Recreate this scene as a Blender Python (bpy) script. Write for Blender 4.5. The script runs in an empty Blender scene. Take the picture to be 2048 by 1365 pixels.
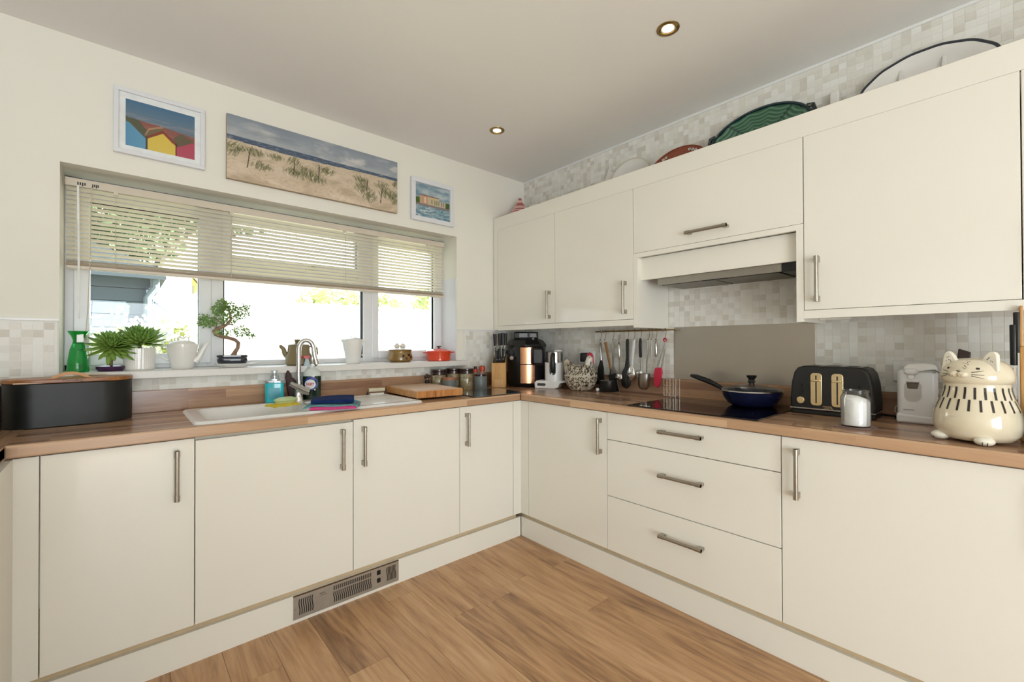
import bpy, bmesh, math, random
import numpy as np
from mathutils import Vector, Matrix, noise
R = random.Random(7)
D = bpy.data
SC = bpy.context.scene
COL = SC.collection

# ------------------------------------------------------------------ camera, world, lights, exposure
YAW, PIT, ROL, FPX = .8491, .0075, -.0029, 884.24
cam_d = D.cameras.new('camera'); cam = D.objects.new('camera', cam_d); COL.objects.link(cam)
SC.camera = cam
cam.location = (-2.4933, -2.6711, 1.2260)
cam_d.sensor_width = 36; cam_d.lens = 36 * FPX / 2048
cam_d.clip_start = .02; cam_d.clip_end = 200
_F = Vector((math.cos(YAW), math.sin(YAW), 0)); _R = Vector((math.sin(YAW), -math.cos(YAW), 0)); _U = Vector((0, 0, 1))
_F2 = math.cos(PIT) * _F + math.sin(PIT) * _U; _U2 = -math.sin(PIT) * _F + math.cos(PIT) * _U
_R3 = math.cos(ROL) * _R + math.sin(ROL) * _U2; _U3 = -math.sin(ROL) * _R + math.cos(ROL) * _U2
cam.rotation_euler = Matrix((_R3, _U3, -_F2)).transposed().to_euler()

SC.view_settings.view_transform = 'Standard'; SC.view_settings.look = 'None'
SC.view_settings.gamma = 1; SC.view_settings.use_curve_mapping = False
SC.view_settings.exposure = -0.02

world = D.worlds.new('sky'); SC.world = world; world.use_nodes = True
_n = world.node_tree.nodes; _l = world.node_tree.links
_n['Background'].inputs[0].default_value = (.80, .90, 1.0, 1)
_n['Background'].inputs[1].default_value = 3.3

def light(name, kind, loc, rot, energy, color, size=None, size_y=None, **kw):
    d = D.lights.new(name, kind); d.energy = energy; d.color = color
    if kind == 'AREA':
        d.shape = 'RECTANGLE'; d.size = size; d.size_y = size_y
    for k, v in kw.items(): setattr(d, k, v)
    o = D.objects.new(name, d); COL.objects.link(o); o.location = loc; o.rotation_euler = rot
    return o
light('sun', 'SUN', (3, -6, 9), Vector((-.78, .36, -.56)).to_track_quat('-Z', 'Y').to_euler(), 42.0, (1, .97, .90), angle=.01)
# behind the camera: daylight of an inferred left glazed door, plus an added back fill
light('patio_door_daylight', 'AREA', (-3.85, -2.6, .95), (0, math.radians(-90), 0), 4, (.80, .92, 1.0), 2.0, 1.8)
light('back_fill', 'AREA', (-3.0, -5.45, .95), (math.radians(90), 0, 0), 110, (.83, .925, 1.0), 2.2, 1.8)
# the photographer's flash, aimed at the ceiling behind the camera
light('bounced_flash', 'AREA', (-2.9, -3.3, .85), (math.radians(180), 0, 0), 10, (.90, .955, 1.0), 1.2, 1.2)

# ------------------------------------------------------------------ helpers
def lin(c):
    return tuple(((x / 12.92) if x <= .04045 else ((x + .055) / 1.055) ** 2.4) for x in c)
def hexc(s):
    return lin(tuple(int(s[i:i + 2], 16) / 255 for i in (0, 2, 4)))

class MB:
    def __init__(s): s.b = bmesh.new()
    def box(s, x0, x1, y0, y1, z0, z1, M=None):
        v = [s.b.verts.new(Vector(p)) for p in ((x0,y0,z0),(x1,y0,z0),(x1,y1,z0),(x0,y1,z0),(x0,y0,z1),(x1,y0,z1),(x1,y1,z1),(x0,y1,z1))]
        if M:
            for q in v: q.co = M @ q.co
        for f in ((0,3,2,1),(4,5,6,7),(0,1,5,4),(1,2,6,5),(2,3,7,6),(3,0,4,7)): s.b.faces.new([v[i] for i in f])
        return s
    def tube(s, pts, r, n=10, cap=True, flat=1.0):
        pts = [Vector(p) for p in pts]; rs = r if isinstance(r, (list, tuple)) else [r] * len(pts)
        rings = []; prev = None
        for i, p in enumerate(pts):
            t = (pts[min(i + 1, len(pts) - 1)] - pts[max(i - 1, 0)]).normalized()
            if prev is None:
                a = Vector((0, 0, 1)) if abs(t.z) < .9 else Vector((1, 0, 0))
                u = t.cross(a).normalized()
            else: u = (prev - t * prev.dot(t)).normalized()
            prev = u; w = t.cross(u)
            rings.append([s.b.verts.new(p + (u * math.cos(2*math.pi*k/n) * flat + w * math.sin(2*math.pi*k/n)) * rs[i]) for k in range(n)])
        for a, b in zip(rings, rings[1:]):
            for k in range(n): s.b.faces.new((a[k], a[(k+1) % n], b[(k+1) % n], b[k]))
        if cap: s.b.faces.new(rings[0][::-1]); s.b.faces.new(rings[-1])
        return s
    def cyl(s, p0, p1, r, n=16, r1=None): return s.tube([p0, p1], [r, r if r1 is None else r1], n)
    def lathe(s, prof, n=24, c=(0, 0, 0), sx=1, sy=1, fn=None):
        rings = []
        for r, z in prof:
            if r < 1e-6: rings.append([s.b.verts.new((c[0], c[1], c[2] + z))]); continue
            ring = []
            for k in range(n):
                a = 2 * math.pi * k / n; rr = r * (fn(a, z) if fn else 1)
                ring.append(s.b.verts.new((c[0] + rr * math.cos(a) * sx, c[1] + rr * math.sin(a) * sy, c[2] + z)))
            rings.append(ring)
        for a, b in zip(rings, rings[1:]):
            if len(a) == 1 and len(b) == 1: continue
            for k in range(n):
                if len(a) == 1: s.b.faces.new((a[0], b[(k+1) % n], b[k]))
                elif len(b) == 1: s.b.faces.new((a[k], a[(k+1) % n], b[0]))
                else: s.b.faces.new((a[k], a[(k+1) % n], b[(k+1) % n], b[k]))
        return s
    def ball(s, c, r, n=12, m=8, M=None):
        rx, ry, rz = (r, r, r) if not isinstance(r, (tuple, list)) else r
        k0 = len(s.b.verts)
        s.lathe([(math.sin(math.pi * i / m), -math.cos(math.pi * i / m)) for i in range(m + 1)], n)
        s.b.verts.ensure_lookup_table()
        for v in list(s.b.verts)[k0:]:
            v.co = Vector((v.co.x * rx, v.co.y * ry, v.co.z * rz))
            if M: v.co = M @ v.co
            v.co += Vector(c)
        return s
    def prism(s, poly, a, b, axis='y'):
        """poly in the two other axes, extruded between a and b along axis"""
        def P(u, v, t): return {'x': (t, u, v), 'y': (u, t, v), 'z': (u, v, t)}[axis]
        A = [s.b.verts.new(P(u, v, a)) for u, v in poly]; B = [s.b.verts.new(P(u, v, b)) for u, v in poly]
        s.b.faces.new(A); s.b.faces.new(B[::-1]); n = len(poly)
        for i in range(n): s.b.faces.new((A[i], B[i], B[(i+1) % n], A[(i+1) % n]))
        return s
    def loft(s, loops):
        R_ = [[s.b.verts.new(p) for p in L_] for L_ in loops]
        for a, b in zip(R_, R_[1:]):
            n = len(a)
            for k in range(n): s.b.faces.new((a[k], a[(k+1) % n], b[(k+1) % n], b[k]))
        s.b.faces.new(R_[0][::-1]); s.b.faces.new(R_[-1]); return s
    def quad(s, *p):
        s.b.faces.new([s.b.verts.new(q) for q in p]); return s
    def xf(s, M):
        for v in s.b.verts: v.co = M @ v.co
        return s
    def obj(s, name, mat, parent=None, smooth=35, bevel=0, seg=2, loc=None):
        bmesh.ops.recalc_face_normals(s.b, faces=s.b.faces)
        me = D.meshes.new(name); s.b.to_mesh(me); s.b.free()
        return mk(name, me, mat, parent, smooth, bevel, seg, loc)

def mk(name, me, mat, parent=None, smooth=35, bevel=0, seg=2, loc=None):
    if mat: me.materials.clear(); me.materials.append(mat)
    if smooth and len(me.polygons):
        me.polygons.foreach_set('use_smooth', [True] * len(me.polygons)); me.set_sharp_from_angle(angle=math.radians(smooth))
    o = D.objects.new(name, me); COL.objects.link(o)
    if parent: o.parent = parent
    if loc: o.location = loc
    if bevel:
        m = o.modifiers.new('bevel', 'BEVEL'); m.width = bevel; m.segments = seg; m.limit_method = 'ANGLE'; m.angle_limit = math.radians(40)
        m.harden_normals = False
    return o
def tag(o, label=None, cat=None, group=None, kind=None):
    if label: o['label'] = label
    if cat: o['category'] = cat
    if group: o['group'] = group
    if kind: o['kind'] = kind
    return o
def thing(name, label, cat, loc=(0,0,0), rz=0, group=None):
    o = D.objects.new(name, None); COL.objects.link(o); o.empty_display_size = .05
    o.location = loc; o.rotation_euler = (0, 0, math.radians(rz))
    return tag(o, label, cat, group)
def struct(o): o['kind'] = 'structure'; return o
def rrect(w, h, r, n=5, cx=0, cy=0):
    pts = []
    for sx, sy, a0 in ((1, 1, 0), (-1, 1, 90), (-1, -1, 180), (1, -1, 270)):
        for i in range(n + 1):
            a = math.radians(a0 + 90 * i / n); pts.append((cx + sx * (w/2 - r) + r * math.cos(a), cy + sy * (h/2 - r) + r * math.sin(a)))
    return pts
def text(body, size, mat, parent, loc, rot, ext=.0006, name='lettering', align='CENTER', sx=1, bold=0):
    c = D.curves.new(name, 'FONT'); c.body = body; c.size = size; c.extrude = ext; c.align_x = align; c.align_y = 'CENTER'; c.offset = bold
    t = D.objects.new('tmp', c); COL.objects.link(t)
    bpy.context.view_layer.update()
    me = D.meshes.new_from_object(t.evaluated_get(bpy.context.evaluated_depsgraph_get()))
    D.objects.remove(t)
    me.name = name
    o = mk(name, me, mat, parent, 0); o.location = loc; o.rotation_euler = rot; o.scale = (sx, 1, 1)
    return o
def painted(name, w, h, nx, ny, fn, mat, parent, loc=(0,0,0), axis='y'):
    """flat printed picture: w x h grid facing -y, fn(u,v)->rgb srgb, u right, v up in 0..1"""
    xs = np.linspace(-w/2, w/2, nx + 1); zs = np.linspace(-h/2, h/2, ny + 1)
    vs = [(x, 0, z) for z in zs for x in xs]
    fs = [(j*(nx+1)+i, j*(nx+1)+i+1, (j+1)*(nx+1)+i+1, (j+1)*(nx+1)+i) for j in range(ny) for i in range(nx)]
    me = D.meshes.new(name); me.from_pydata(vs, [], fs)
    ca = me.color_attributes.new('Col', 'FLOAT_COLOR', 'POINT')
    buf = []
    for z in zs:
        for x in xs:
            c = lin(tuple(min(1, max(0, q)) for q in fn(x / w + .5, z / h + .5))); buf += [c[0], c[1], c[2], 1]
    ca.data.foreach_set('color', buf)
    return mk(name, me, mat, parent, 0, loc=loc)

# ------------------------------------------------------------------ materials
class NT:
    def __init__(s, name):
        s.m = D.materials.new(name); s.m.use_nodes = True; s.t = s.m.node_tree; s.t.nodes.clear()
        s.out = s.t.nodes.new('ShaderNodeOutputMaterial'); s.p = s.t.nodes.new('ShaderNodeBsdfPrincipled')
        s.t.links.new(s.p.outputs[0], s.out.inputs[0])
    def n(s, typ, **kw):
        q = s.t.nodes.new('ShaderNode' + typ)
        for k, v in kw.items():
            if k.startswith('i_'): 
                key = k[2:]; key = int(key) if key.isdigit() else key.replace('_', ' ')
                q.inputs[key].default_value = v
            else: setattr(q, k, v)
        return q
    def l(s, a, b): s.t.links.new(a, b)
    def ramp(s, fac, stops, interp='LINEAR'):
        r = s.n('ValToRGB'); r.color_ramp.interpolation = interp; e = r.color_ramp.elements
        while len(e) < len(stops): e.new(.5)
        for q, (p, c) in zip(e, stops): q.position = p; q.color = (*c, 1) if len(c) == 3 else c
        s.l(fac, r.inputs[0]); return r.outputs[0]
    def bump(s, h, strength=.2, dist=.002):
        b = s.n('Bump', i_Strength=strength, i_Distance=dist); s.l(h, b.inputs['Height']); s.l(b.outputs[0], s.p.inputs['Normal'])
def mat(name, c, rough=.5, metal=0, var=.06, nscale=25, bump=0, bscale=200, spec=.5, coat=0, sub=0, scale=(1,1,1), emit=None):
    """plain paint / plastic / metal with a light procedural mottling"""
    c = hexc(c) if isinstance(c, str) else c
    k = NT(name); p = k.p
    tc = k.n('TexCoord'); mp = k.n('Mapping'); mp.inputs['Scale'].default_value = scale; k.l(tc.outputs['Object'], mp.inputs[0])
    nz = k.n('TexNoise', i_Scale=nscale, i_Detail=3.0); k.l(mp.outputs[0], nz.inputs['Vector'])
    a = tuple(q * (1 - var) for q in c); b = tuple(min(1, q * (1 + var)) for q in c)
    k.l(k.ramp(nz.outputs[0], [(.3, a), (.7, b)]), p.inputs['Base Color'])
    p.inputs['Roughness'].default_value = rough; p.inputs['Metallic'].default_value = metal
    p.inputs['Specular IOR Level'].default_value = spec; p.inputs['Coat Weight'].default_value = coat
    p.inputs['Coat Roughness'].default_value = .05
    if bump:
        n2 = k.n('TexNoise', i_Scale=bscale, i_Detail=2.0); k.l(mp.outputs[0], n2.inputs['Vector']); k.bump(n2.outputs[0], bump)
    if emit:
        p.inputs['Emission Color'].default_value = (*emit[0], 1); p.inputs['Emission Strength'].default_value = emit[1]
    return k.m
def glassy(name, tint=(1, 1, 1), refl=.08, rough=0.0):
    k = NT(name); k.t.nodes.remove(k.p)
    tr = k.n('BsdfTransparent'); tr.inputs[0].default_value = (*tint, 1)
    gl = k.n('BsdfGlossy'); gl.inputs['Roughness'].default_value = rough
    lw = k.n('LayerWeight', i_Blend=.25); mr = k.n('MapRange'); mr.inputs['To Min'].default_value = refl * .5; mr.inputs['To Max'].default_value = .6
    k.l(lw.outputs['Fresnel'], mr.inputs[0]); mx = k.n('MixShader'); k.l(mr.outputs[0], mx.inputs[0]); k.l(tr.outputs[0], mx.inputs[1]); k.l(gl.outputs[0], mx.inputs[2])
    k.l(mx.outputs[0], k.out.inputs[0]); return k.m
def wood(name, stops, along='x', gs=1.0, rough=.4, blocks=None, coord='Object', seedobj=False, coat=0, ring=1.0):
    """grained wood; blocks=(length,width) adds glued staves printed in the laminate"""
    k = NT(name); tc = k.n('TexCoord'); geo = k.n('NewGeometry')
    src = tc.outputs['Object'] if coord == 'Object' else geo.outputs['Position']
    if seedobj:
        oi = k.n('ObjectInfo'); ml = k.n('VectorMath', operation='SCALE'); cx = k.n('CombineXYZ')
        for i in range(3): k.l(oi.outputs['Random'], cx.inputs[i])
        k.l(cx.outputs[0], ml.inputs[0]); ml.inputs['Scale'].default_value = 37.0
        ad = k.n('VectorMath', operation='ADD'); k.l(src, ad.inputs[0]); k.l(ml.outputs[0], ad.inputs[1]); src = ad.outputs[0]
    sc = {'x': (1.2, 14, 14), 'y': (14, 1.2, 14), 'z': (14, 14, 1.2)}[along]
    mp = k.n('Mapping'); mp.inputs['Scale'].default_value = tuple(q * gs for q in sc); 
    if blocks:
        sx = k.n('SeparateXYZ'); k.l(src, sx.inputs[0]); cy = k.n('CombineXYZ')
        a, b = ('X', 'Y') if along == 'x' else ('Y', 'X')
        su = k.n('Math', operation='ADD'); k.l(sx.outputs[b], su.inputs[0]); k.l(sx.outputs['Z'], su.inputs[1])
        k.l(sx.outputs[a], cy.inputs[0]); k.l(su.outputs[0], cy.inputs[1])
        br = k.n('TexBrick', offset=.37, squash=1.0); k.l(cy.outputs[0], br.inputs['Vector'])
        br.inputs['Color1'].default_value = (0, 0, 0, 1); br.inputs['Color2'].default_value = (1, 1, 1, 1)
        br.inputs['Mortar'].default_value = (.25, .25, .25, 1); br.inputs['Scale'].default_value = 1; br.inputs['Mortar Size'].default_value = .0006
        br.inputs['Brick Width'].default_value = blocks[0]; br.inputs['Row Height'].default_value = blocks[1]
        sh = k.n('VectorMath', operation='SCALE'); k.l(br.outputs['Color'], sh.inputs[0]); sh.inputs['Scale'].default_value = 3.1
        a2 = k.n('VectorMath', operation='ADD'); k.l(src, a2.inputs[0]); k.l(sh.outputs[0], a2.inputs[1]); k.l(a2.outputs[0], mp.inputs[0])
    else: k.l(src, mp.inputs[0])
    nz = k.n('TexNoise', i_Scale=1.6, i_Detail=6.0, i_Roughness=.62, i_Distortion=ring); k.l(mp.outputs[0], nz.inputs['Vector'])
    fine = k.n('TexNoise', i_Scale=9.0, i_Detail=3.0); k.l(mp.outputs[0], fine.inputs['Vector'])
    mx = k.n('Mix', data_type='FLOAT'); mx.inputs[0].default_value = .28; k.l(nz.outputs[0], mx.inputs[2]); k.l(fine.outputs[0], mx.inputs[3]); f = mx.outputs[0]
    if blocks:
        m2 = k.n('Mix', data_type='FLOAT'); m2.inputs[0].default_value = .42; k.l(f, m2.inputs[2]); k.l(br.outputs['Color'], m2.inputs[3]); f = m2.outputs[0]
    elif seedobj:
        m2 = k.n('Mix', data_type='FLOAT'); m2.inputs[0].default_value = .16; k.l(f, m2.inputs[2]); k.l(oi.outputs['Random'], m2.inputs[3]); f = m2.outputs[0]
    k.l(k.ramp(f, [(p, hexc(c)) for p, c in stops]), k.p.inputs['Base Color'])
    k.p.inputs['Roughness'].default_value = rough; k.p.inputs['Coat Weight'].default_value = coat; k.p.inputs['Coat Roughness'].default_value = .12
    k.bump(fine.outputs[0], .05, .001)
    return k.m
def tilemat(name, pitch, oy, oz, axis):
    """stone mosaic: each cell of the mosaic has its own tone"""
    k = NT(name); g = k.n('NewGeometry'); mp = k.n('VectorMath', operation='ADD')
    mp.inputs[1].default_value = (oy if axis == 'x' else 0, oy if axis == 'y' else 0, oz)
    k.l(g.outputs['Position'], mp.inputs[0]); dv = k.n('VectorMath', operation='SCALE'); dv.inputs['Scale'].default_value = 1 / pitch; k.l(mp.outputs[0], dv.inputs[0])
    ms = k.n('VectorMath', operation='MULTIPLY'); ms.inputs[1].default_value = (0, 1, 1) if axis == 'y' else (1, 0, 1); k.l(dv.outputs[0], ms.inputs[0])
    fl = k.n('VectorMath', operation='FLOOR'); k.l(ms.outputs[0], fl.inputs[0])
    wn = k.n('TexWhiteNoise', noise_dimensions='3D'); k.l(fl.outputs[0], wn.inputs['Vector'])
    nz = k.n('TexNoise', i_Scale=60.0, i_Detail=4.0); k.l(g.outputs['Position'], nz.inputs['Vector'])
    mx = k.n('Mix', data_type='FLOAT'); mx.inputs[0].default_value = .25; k.l(wn.outputs['Value'], mx.inputs[2]); k.l(nz.outputs[0], mx.inputs[3])
    k.l(k.ramp(mx.outputs[0], [(.15, hexc('D8D2C6')), (.35, hexc('E5E1D7')), (.6, hexc('ECE9E0')), (.85, hexc('F2F0EA'))]), k.p.inputs['Base Color'])
    k.p.inputs['Roughness'].default_value = .45; k.p.inputs['Specular IOR Level'].default_value = .3
    return k.m

WALLC = 'F0ECE0'
M = {}
M['wall'] = mat('wall_paint', WALLC, .85, var=.012, nscale=3, bump=.03, bscale=300, spec=.2)
M['ceiling'] = mat('ceiling_paint', 'F3F0EC', .9, var=.01, nscale=2, spec=.15)
M['grout'] = mat('grout', 'EFEEE8', .8, var=.02)
M['tile_r'] = tilemat('mosaic_right_wall', .0315, 0, 0, 'y')
M['tile_w'] = tilemat('mosaic_window_wall', .0315, 0, 0, 'x')
M['door'] = mat('cream_gloss', 'F1EDE1', .05, var=.006, nscale=2, spec=.5)
M['door2'] = mat('cream_satin', 'F1EDE1', .32, var=.008, nscale=2, spec=.35)
M['carcass'] = mat('cream_carcass', 'CFC8B6', .5, var=.02)
M['steel'] = mat('brushed_steel', 'ABA7A0', .28, 1, var=.08, nscale=60, scale=(1, 1, 12), bump=.02, bscale=120)
M['handle'] = mat('satin_nickel', 'ADA69B', .30, 1, var=.05, nscale=90)
M['chrome'] = mat('polished_chrome', 'DDDDDE', .06, 1, var=.01)
M['splash'] = mat('stainless_splashback', 'B9B3AA', .38, 1, var=.03, nscale=3)
M['work_x'] = wood('worktop_laminate_x', [(.22, '7A5A46'), (.40, '967059'), (.55, 'B08B6E'), (.72, 'C49C79'), (.9, 'D3AF8A')], 'x', 1.0, .22, (.42, .041), 'Pos')
M['work_y'] = wood('worktop_laminate_y', [(.22, '7A5A46'), (.40, '967059'), (.55, 'B08B6E'), (.72, 'C49C79'), (.9, 'D3AF8A')], 'y', 1.0, .22, (.42, .041), 'Pos')
EDG = [(.25, 'B08C6C'), (.45, 'C39E7C'), (.65, 'CFAB88'), (.85, 'D9B996')]
M['edge_x'] = wood('worktop_edging_x', EDG, 'x', .8, .3, (.43, .3), 'Pos')
M['edge_y'] = wood('worktop_edging_y', EDG, 'y', .8, .3, (.43, .3), 'Pos')
M['plank'] = wood('floor_laminate', [(.26, '6E4E36'), (.36, '9A7350'), (.46, 'BC9168'), (.56, 'CDA277'), (.68, 'D9B388'), (.85, 'E2C29B')], 'y', .5, .34, None, 'Pos', True, ring=2.6)
M['upvc'] = mat('white_upvc', 'E6E6E8', .28, var=.008)
M['sill'] = mat('sill_quartz', 'E4E0DA', .35, var=.03, nscale=120)
M['gasket'] = mat('black_gasket', '2C2D2E', .6)
M['pane'] = glassy('window_pane', (.97, .985, .98), .05)
M['jarglass'] = glassy('jar_glass', (.985, .99, .985), .05)
M['blind'] = mat('blind_slat', 'E9E1CE', .4, var=.02)
M['blindrail'] = mat('blind_rail', 'D8CCBA', .35, var=.02)
M['cord'] = mat('blind_cord', 'C9BCA6', .8)
M['wand'] = mat('translucent_wand', 'F4F4F2', .12, coat=.5)
M['white'] = mat('white_ceramic', 'ECE9E3', .12, var=.01, coat=.4)
M['sink'] = mat('white_sink_ceramic', 'F0EDE8', .14, var=.01, coat=.3)
M['whitepl'] = mat('white_plastic', 'F0EFED', .3, var=.01)
M['black'] = mat('black_plastic', '131313', .35, var=.1)
M['blackm'] = mat('matt_black', '1C1C1B', .5, var=.15, nscale=14)
M['binblack'] = mat('bread_bin_black', '20211F', .42, var=.25, nscale=9, spec=.35)
M['blackgl'] = mat('black_glass', '0C0A0A', .04, var=.02, spec=.7)
M['copper'] = mat('brushed_copper', 'D09A78', .26, 1, var=.05, nscale=40, scale=(1, 1, 6))
M['gold'] = mat('pale_gold', 'F3DFB4', .25, 1, var=.04)
M['bamboo'] = wood('bamboo', [(.25, 'B57F42'), (.5, 'CE9A58'), (.75, 'DDAF70')], 'z', 2.5, .4)
M['acacia'] = wood('acacia', [(.25, '5C3519'), (.45, '8E5A31'), (.6, 'AD7443'), (.8, 'CD9A66')], 'x', 2.0, .35)
M['board'] = wood('chopping_board_wood', [(.25, 'A9743F'), (.45, 'C58F58'), (.65, 'D6A572'), (.85, 'E2B98C')], 'x', 1.6, .5)
M['boardtop'] = wood('chopping_board_worn', [(.25, 'C19A78'), (.5, 'D3B194'), (.8, 'DDC0A6')], 'x', 1.2, .6)
M['boardend'] = wood('chopping_board_end_grain', [(.30, '6B3515'), (.42, 'A4632C'), (.55, 'C98A4C'), (.8, 'D69C60')], 'z', 1.1, .5)
M['teal'] = mat('teal_soap', '2CBCC8', .1, var=.12, nscale=18, spec=.5, coat=.4)
M['clear'] = glassy('clear_plastic', (.92, .95, .97), .18, .05)
M['plum'] = mat('plum_plastic', '38161D', .22, var=.08)
M['fairy'] = mat('dark_green_liquid', '0E2A1B', .08, var=.1, coat=.5)
M['fairytop'] = mat('frosted_plastic', 'D3D6CF', .2, var=.03)
M['blue'] = mat('label_blue', '27398A', .35)
M['labelw'] = mat('label_white', 'E9EBEA', .4)
M['red'] = mat('label_red', 'C8373B', .4)
M['palegreen'] = mat('pale_green_plastic', 'B9CB93', .4)
M['yellow'] = mat('yellow_sponge', 'DCC53C', .85, var=.12, nscale=60, bump=.3)
M['navy'] = mat('navy_cloth', '1B2C58', .95, var=.2, nscale=80, bump=.3, spec=.1)
M['tealcloth'] = mat('teal_cloth', '6C9EA3', .95, var=.1, nscale=90, bump=.3, spec=.1)
M['pink'] = mat('pink_cloth', 'C9497F', .95, var=.15, nscale=90, bump=.3, spec=.1)
M['cream'] = mat('cream_plastic', 'DACFB4', .4)
M['grey'] = mat('slate_grey_tin', '6A706D', .4, var=.05)
M['brownlid'] = mat('dark_brown_lid', '33201B', .22, var=.1, coat=.3)
M['copperlid'] = mat('copper_wood_lid', 'A9714F', .4, var=.08)
M['redlid'] = mat('red_lid', 'C2472F', .35)
M['orange'] = mat('red_orange_enamel', 'DD4526', .1, var=.04, coat=.6)
M['olive'] = mat('olive_stoneware', '857552', .3, var=.06, coat=.2)
M['garlicpot'] = mat('brown_glazed_stoneware', '8A6A35', .18, var=.16, nscale=22, coat=.4)
M['garlic'] = mat('garlic_skin', 'E8DFD3', .5, var=.08, nscale=30)
M['purple'] = mat('purple_glaze', '3F1B45', .15, var=.08, coat=.4)
M['soil'] = mat('dark_soil', '2C2118', .95, var=.4, nscale=90, bump=.5)
M['bark'] = mat('bonsai_bark', '947860', .8, var=.3, nscale=60, bump=.4, bscale=90)
M['leaf'] = mat('bonsai_leaf', '7B9E50', .45, var=.3, nscale=30)
M['bonsaipot'] = mat('blue_black_glaze', '1C222E', .1, var=.15, coat=.5)
M['steelpl'] = mat('stainless_bright', 'C4C2BE', .18, 1, var=.04)
M['pinkred'] = mat('raspberry_silicone', 'CC2846', .4, var=.05)
M['utblack'] = mat('black_nylon', '1E211E', .35, var=.08)
M['utwood'] = wood('utensil_wood', [(.3, '7D5426'), (.6, '9C6E38'), (.8, 'B58549')], 'z', 3, .5)
M['panblue'] = mat('navy_enamel', '161B3B', .18, var=.05, coat=.4)
M['salt'] = mat('white_salt', 'FBF9F7', .9, var=.03, nscale=150, bump=.15)
M['terracotta'] = mat('terracotta_glaze', '8D4329', .2, var=.12, nscale=14, coat=.3)
M['pinkstripe'] = mat('pale_pink_glaze', 'E3B3A8', .3)
M['pinkdark'] = mat('dusky_pink_glaze', 'B0605F', .3)
M['catcream'] = mat('cat_jar_glaze', 'E6DBC0', .1, var=.015, coat=.6)
M['catear'] = mat('cat_ear_glaze', 'EFE9D8', .2)
M['catblack'] = mat('cat_jar_markings', '2B2420', .3)
M['leather'] = mat('brown_black_leather', '2C1A17', .5)
def vcol(name, rough=.5, spec=.4, coat=0):
    k = NT(name); a = k.n('VertexColor', layer_name='Col'); k.l(a.outputs[0], k.p.inputs['Base Color'])
    k.p.inputs['Roughness'].default_value = rough; k.p.inputs['Specular IOR Level'].default_value = spec; k.p.inputs['Coat Weight'].default_value = coat
    return k.m
M['print'] = vcol('printed_picture', .45, .3)
M['printcer'] = vcol('hand_painted_ceramic', .25, .4, .3)
M['bulb'] = mat('lamp_glow', 'FFF3D8', .5, emit=((1, .93, .75), 9))
M['brass'] = mat('antique_brass', '9C8355', .3, 1, var=.06)
def succ(name, a, b):
    k = NT(name); tc = k.n('TexCoord'); sx = k.n('SeparateXYZ'); k.l(tc.outputs['Generated'], sx.inputs[0])
    k.l(k.ramp(sx.outputs['Y'], [(0, hexc(a)), (1, hexc(b))]), k.p.inputs['Base Color']); k.p.inputs['Roughness'].default_value = .4
    k.p.inputs['Subsurface Weight'].default_value = 0; return k.m
M['succ'] = succ('succulent_leaf', 'C6D96A', '79A850')

def noi(x, y, s=1, seed=0): return noise.noise(Vector((x * s, y * s, seed * 7.3)))
def fbm(x, y, s=1, seed=0, o=4): return noise.fractal(Vector((x * s, y * s, seed * 7.3)), 1.0, 2.0, o)
def mixc(a, b, t): t = min(1, max(0, t)); return tuple(p + (q - p) * t for p, q in zip(a, b))
def hx(s): return tuple(int(s[i:i+2], 16) / 255 for i in (0, 2, 4))

# ------------------------------------------------------------------ dimensions
H = 2.5607; WZ = .9143; WB = .8735; SILL = 1.1097
WX0, WX1, WZ1 = -2.6962, -.6757, 2.0094        # window opening
XL = -3.40                                      # left wall
YB = -5.6
REV = .20                                       # window frame front
DF = -.585                                      # base door faces
UF = -.3354                                     # wall-unit door faces
TP = .0315

# ------------------------------------------------------------------ room shell
fl = struct(MB().box(XL - .6, .25, YB, .02, -.12, -.012).obj('floor', mat('floor_underlay', '5A4330', .8), smooth=0))
xs = [-2.194 - .1637 * 8 + .1637 * i for i in range(20)]
jl = {7: [], 8: [-.817, -2.0], 9: [-1.52], 10: [-1.036, -2.2], 11: [-1.75], 12: [-.687, -1.9], 13: [-1.0, -2.25], 14: [-1.02, -2.3], 15: [-.953, -2.15],
      16: [-1.366, -2.6], 17: [-.985, -2.2], 18: [-1.976]}
for i in range(len(xs) - 1):
    x0, x1 = xs[i], xs[i + 1]
    if x0 >= -.01: continue
    x1 = min(x1, .0)
    js = sorted(set([0.0, YB] + (jl.get(i - 0) or []) ), reverse=True)
    base = js[-2]; 
    while base - 1.29 > YB: base -= 1.29; js.insert(-1, base)
    for a, b in zip(js, js[1:]):
        MB().box(x0 + .0004, x1 - .0004, b + .0004, a - .0004, -.012, 0).obj('plank', M['plank'], fl, smooth=0, bevel=.0008, seg=1)
struct(MB().box(XL - .7, .3, YB - .1, .35, H, H + .25).obj('ceiling', M['ceiling'], smooth=0))
# window wall with the opening
wb = MB()
wb.box(XL - .6, WX0, 0, .30, -.12, H + .02).box(WX1, .3, 0, .30, -.12, H + .02).box(WX0, WX1, 0, .30, -.12, SILL - .036).box(WX0, WX1, 0, .30, WZ1, H + .02)
wall_w = struct(wb.obj('wall_window', M['wall'], smooth=0))
wall_r = struct(MB().box(0, .3, YB, 0, -.12, H + .02).obj('wall_right', M['wall'], smooth=0))
struct(MB().box(XL - .7, XL - .6, YB, 0, -.12, H + .02).obj('wall_left', M['wall'], smooth=0))
struct(MB().box(XL - .7, .3, YB - .1, YB, -.12, H + .02).obj('wall_back', M['wall'], smooth=0))
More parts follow.
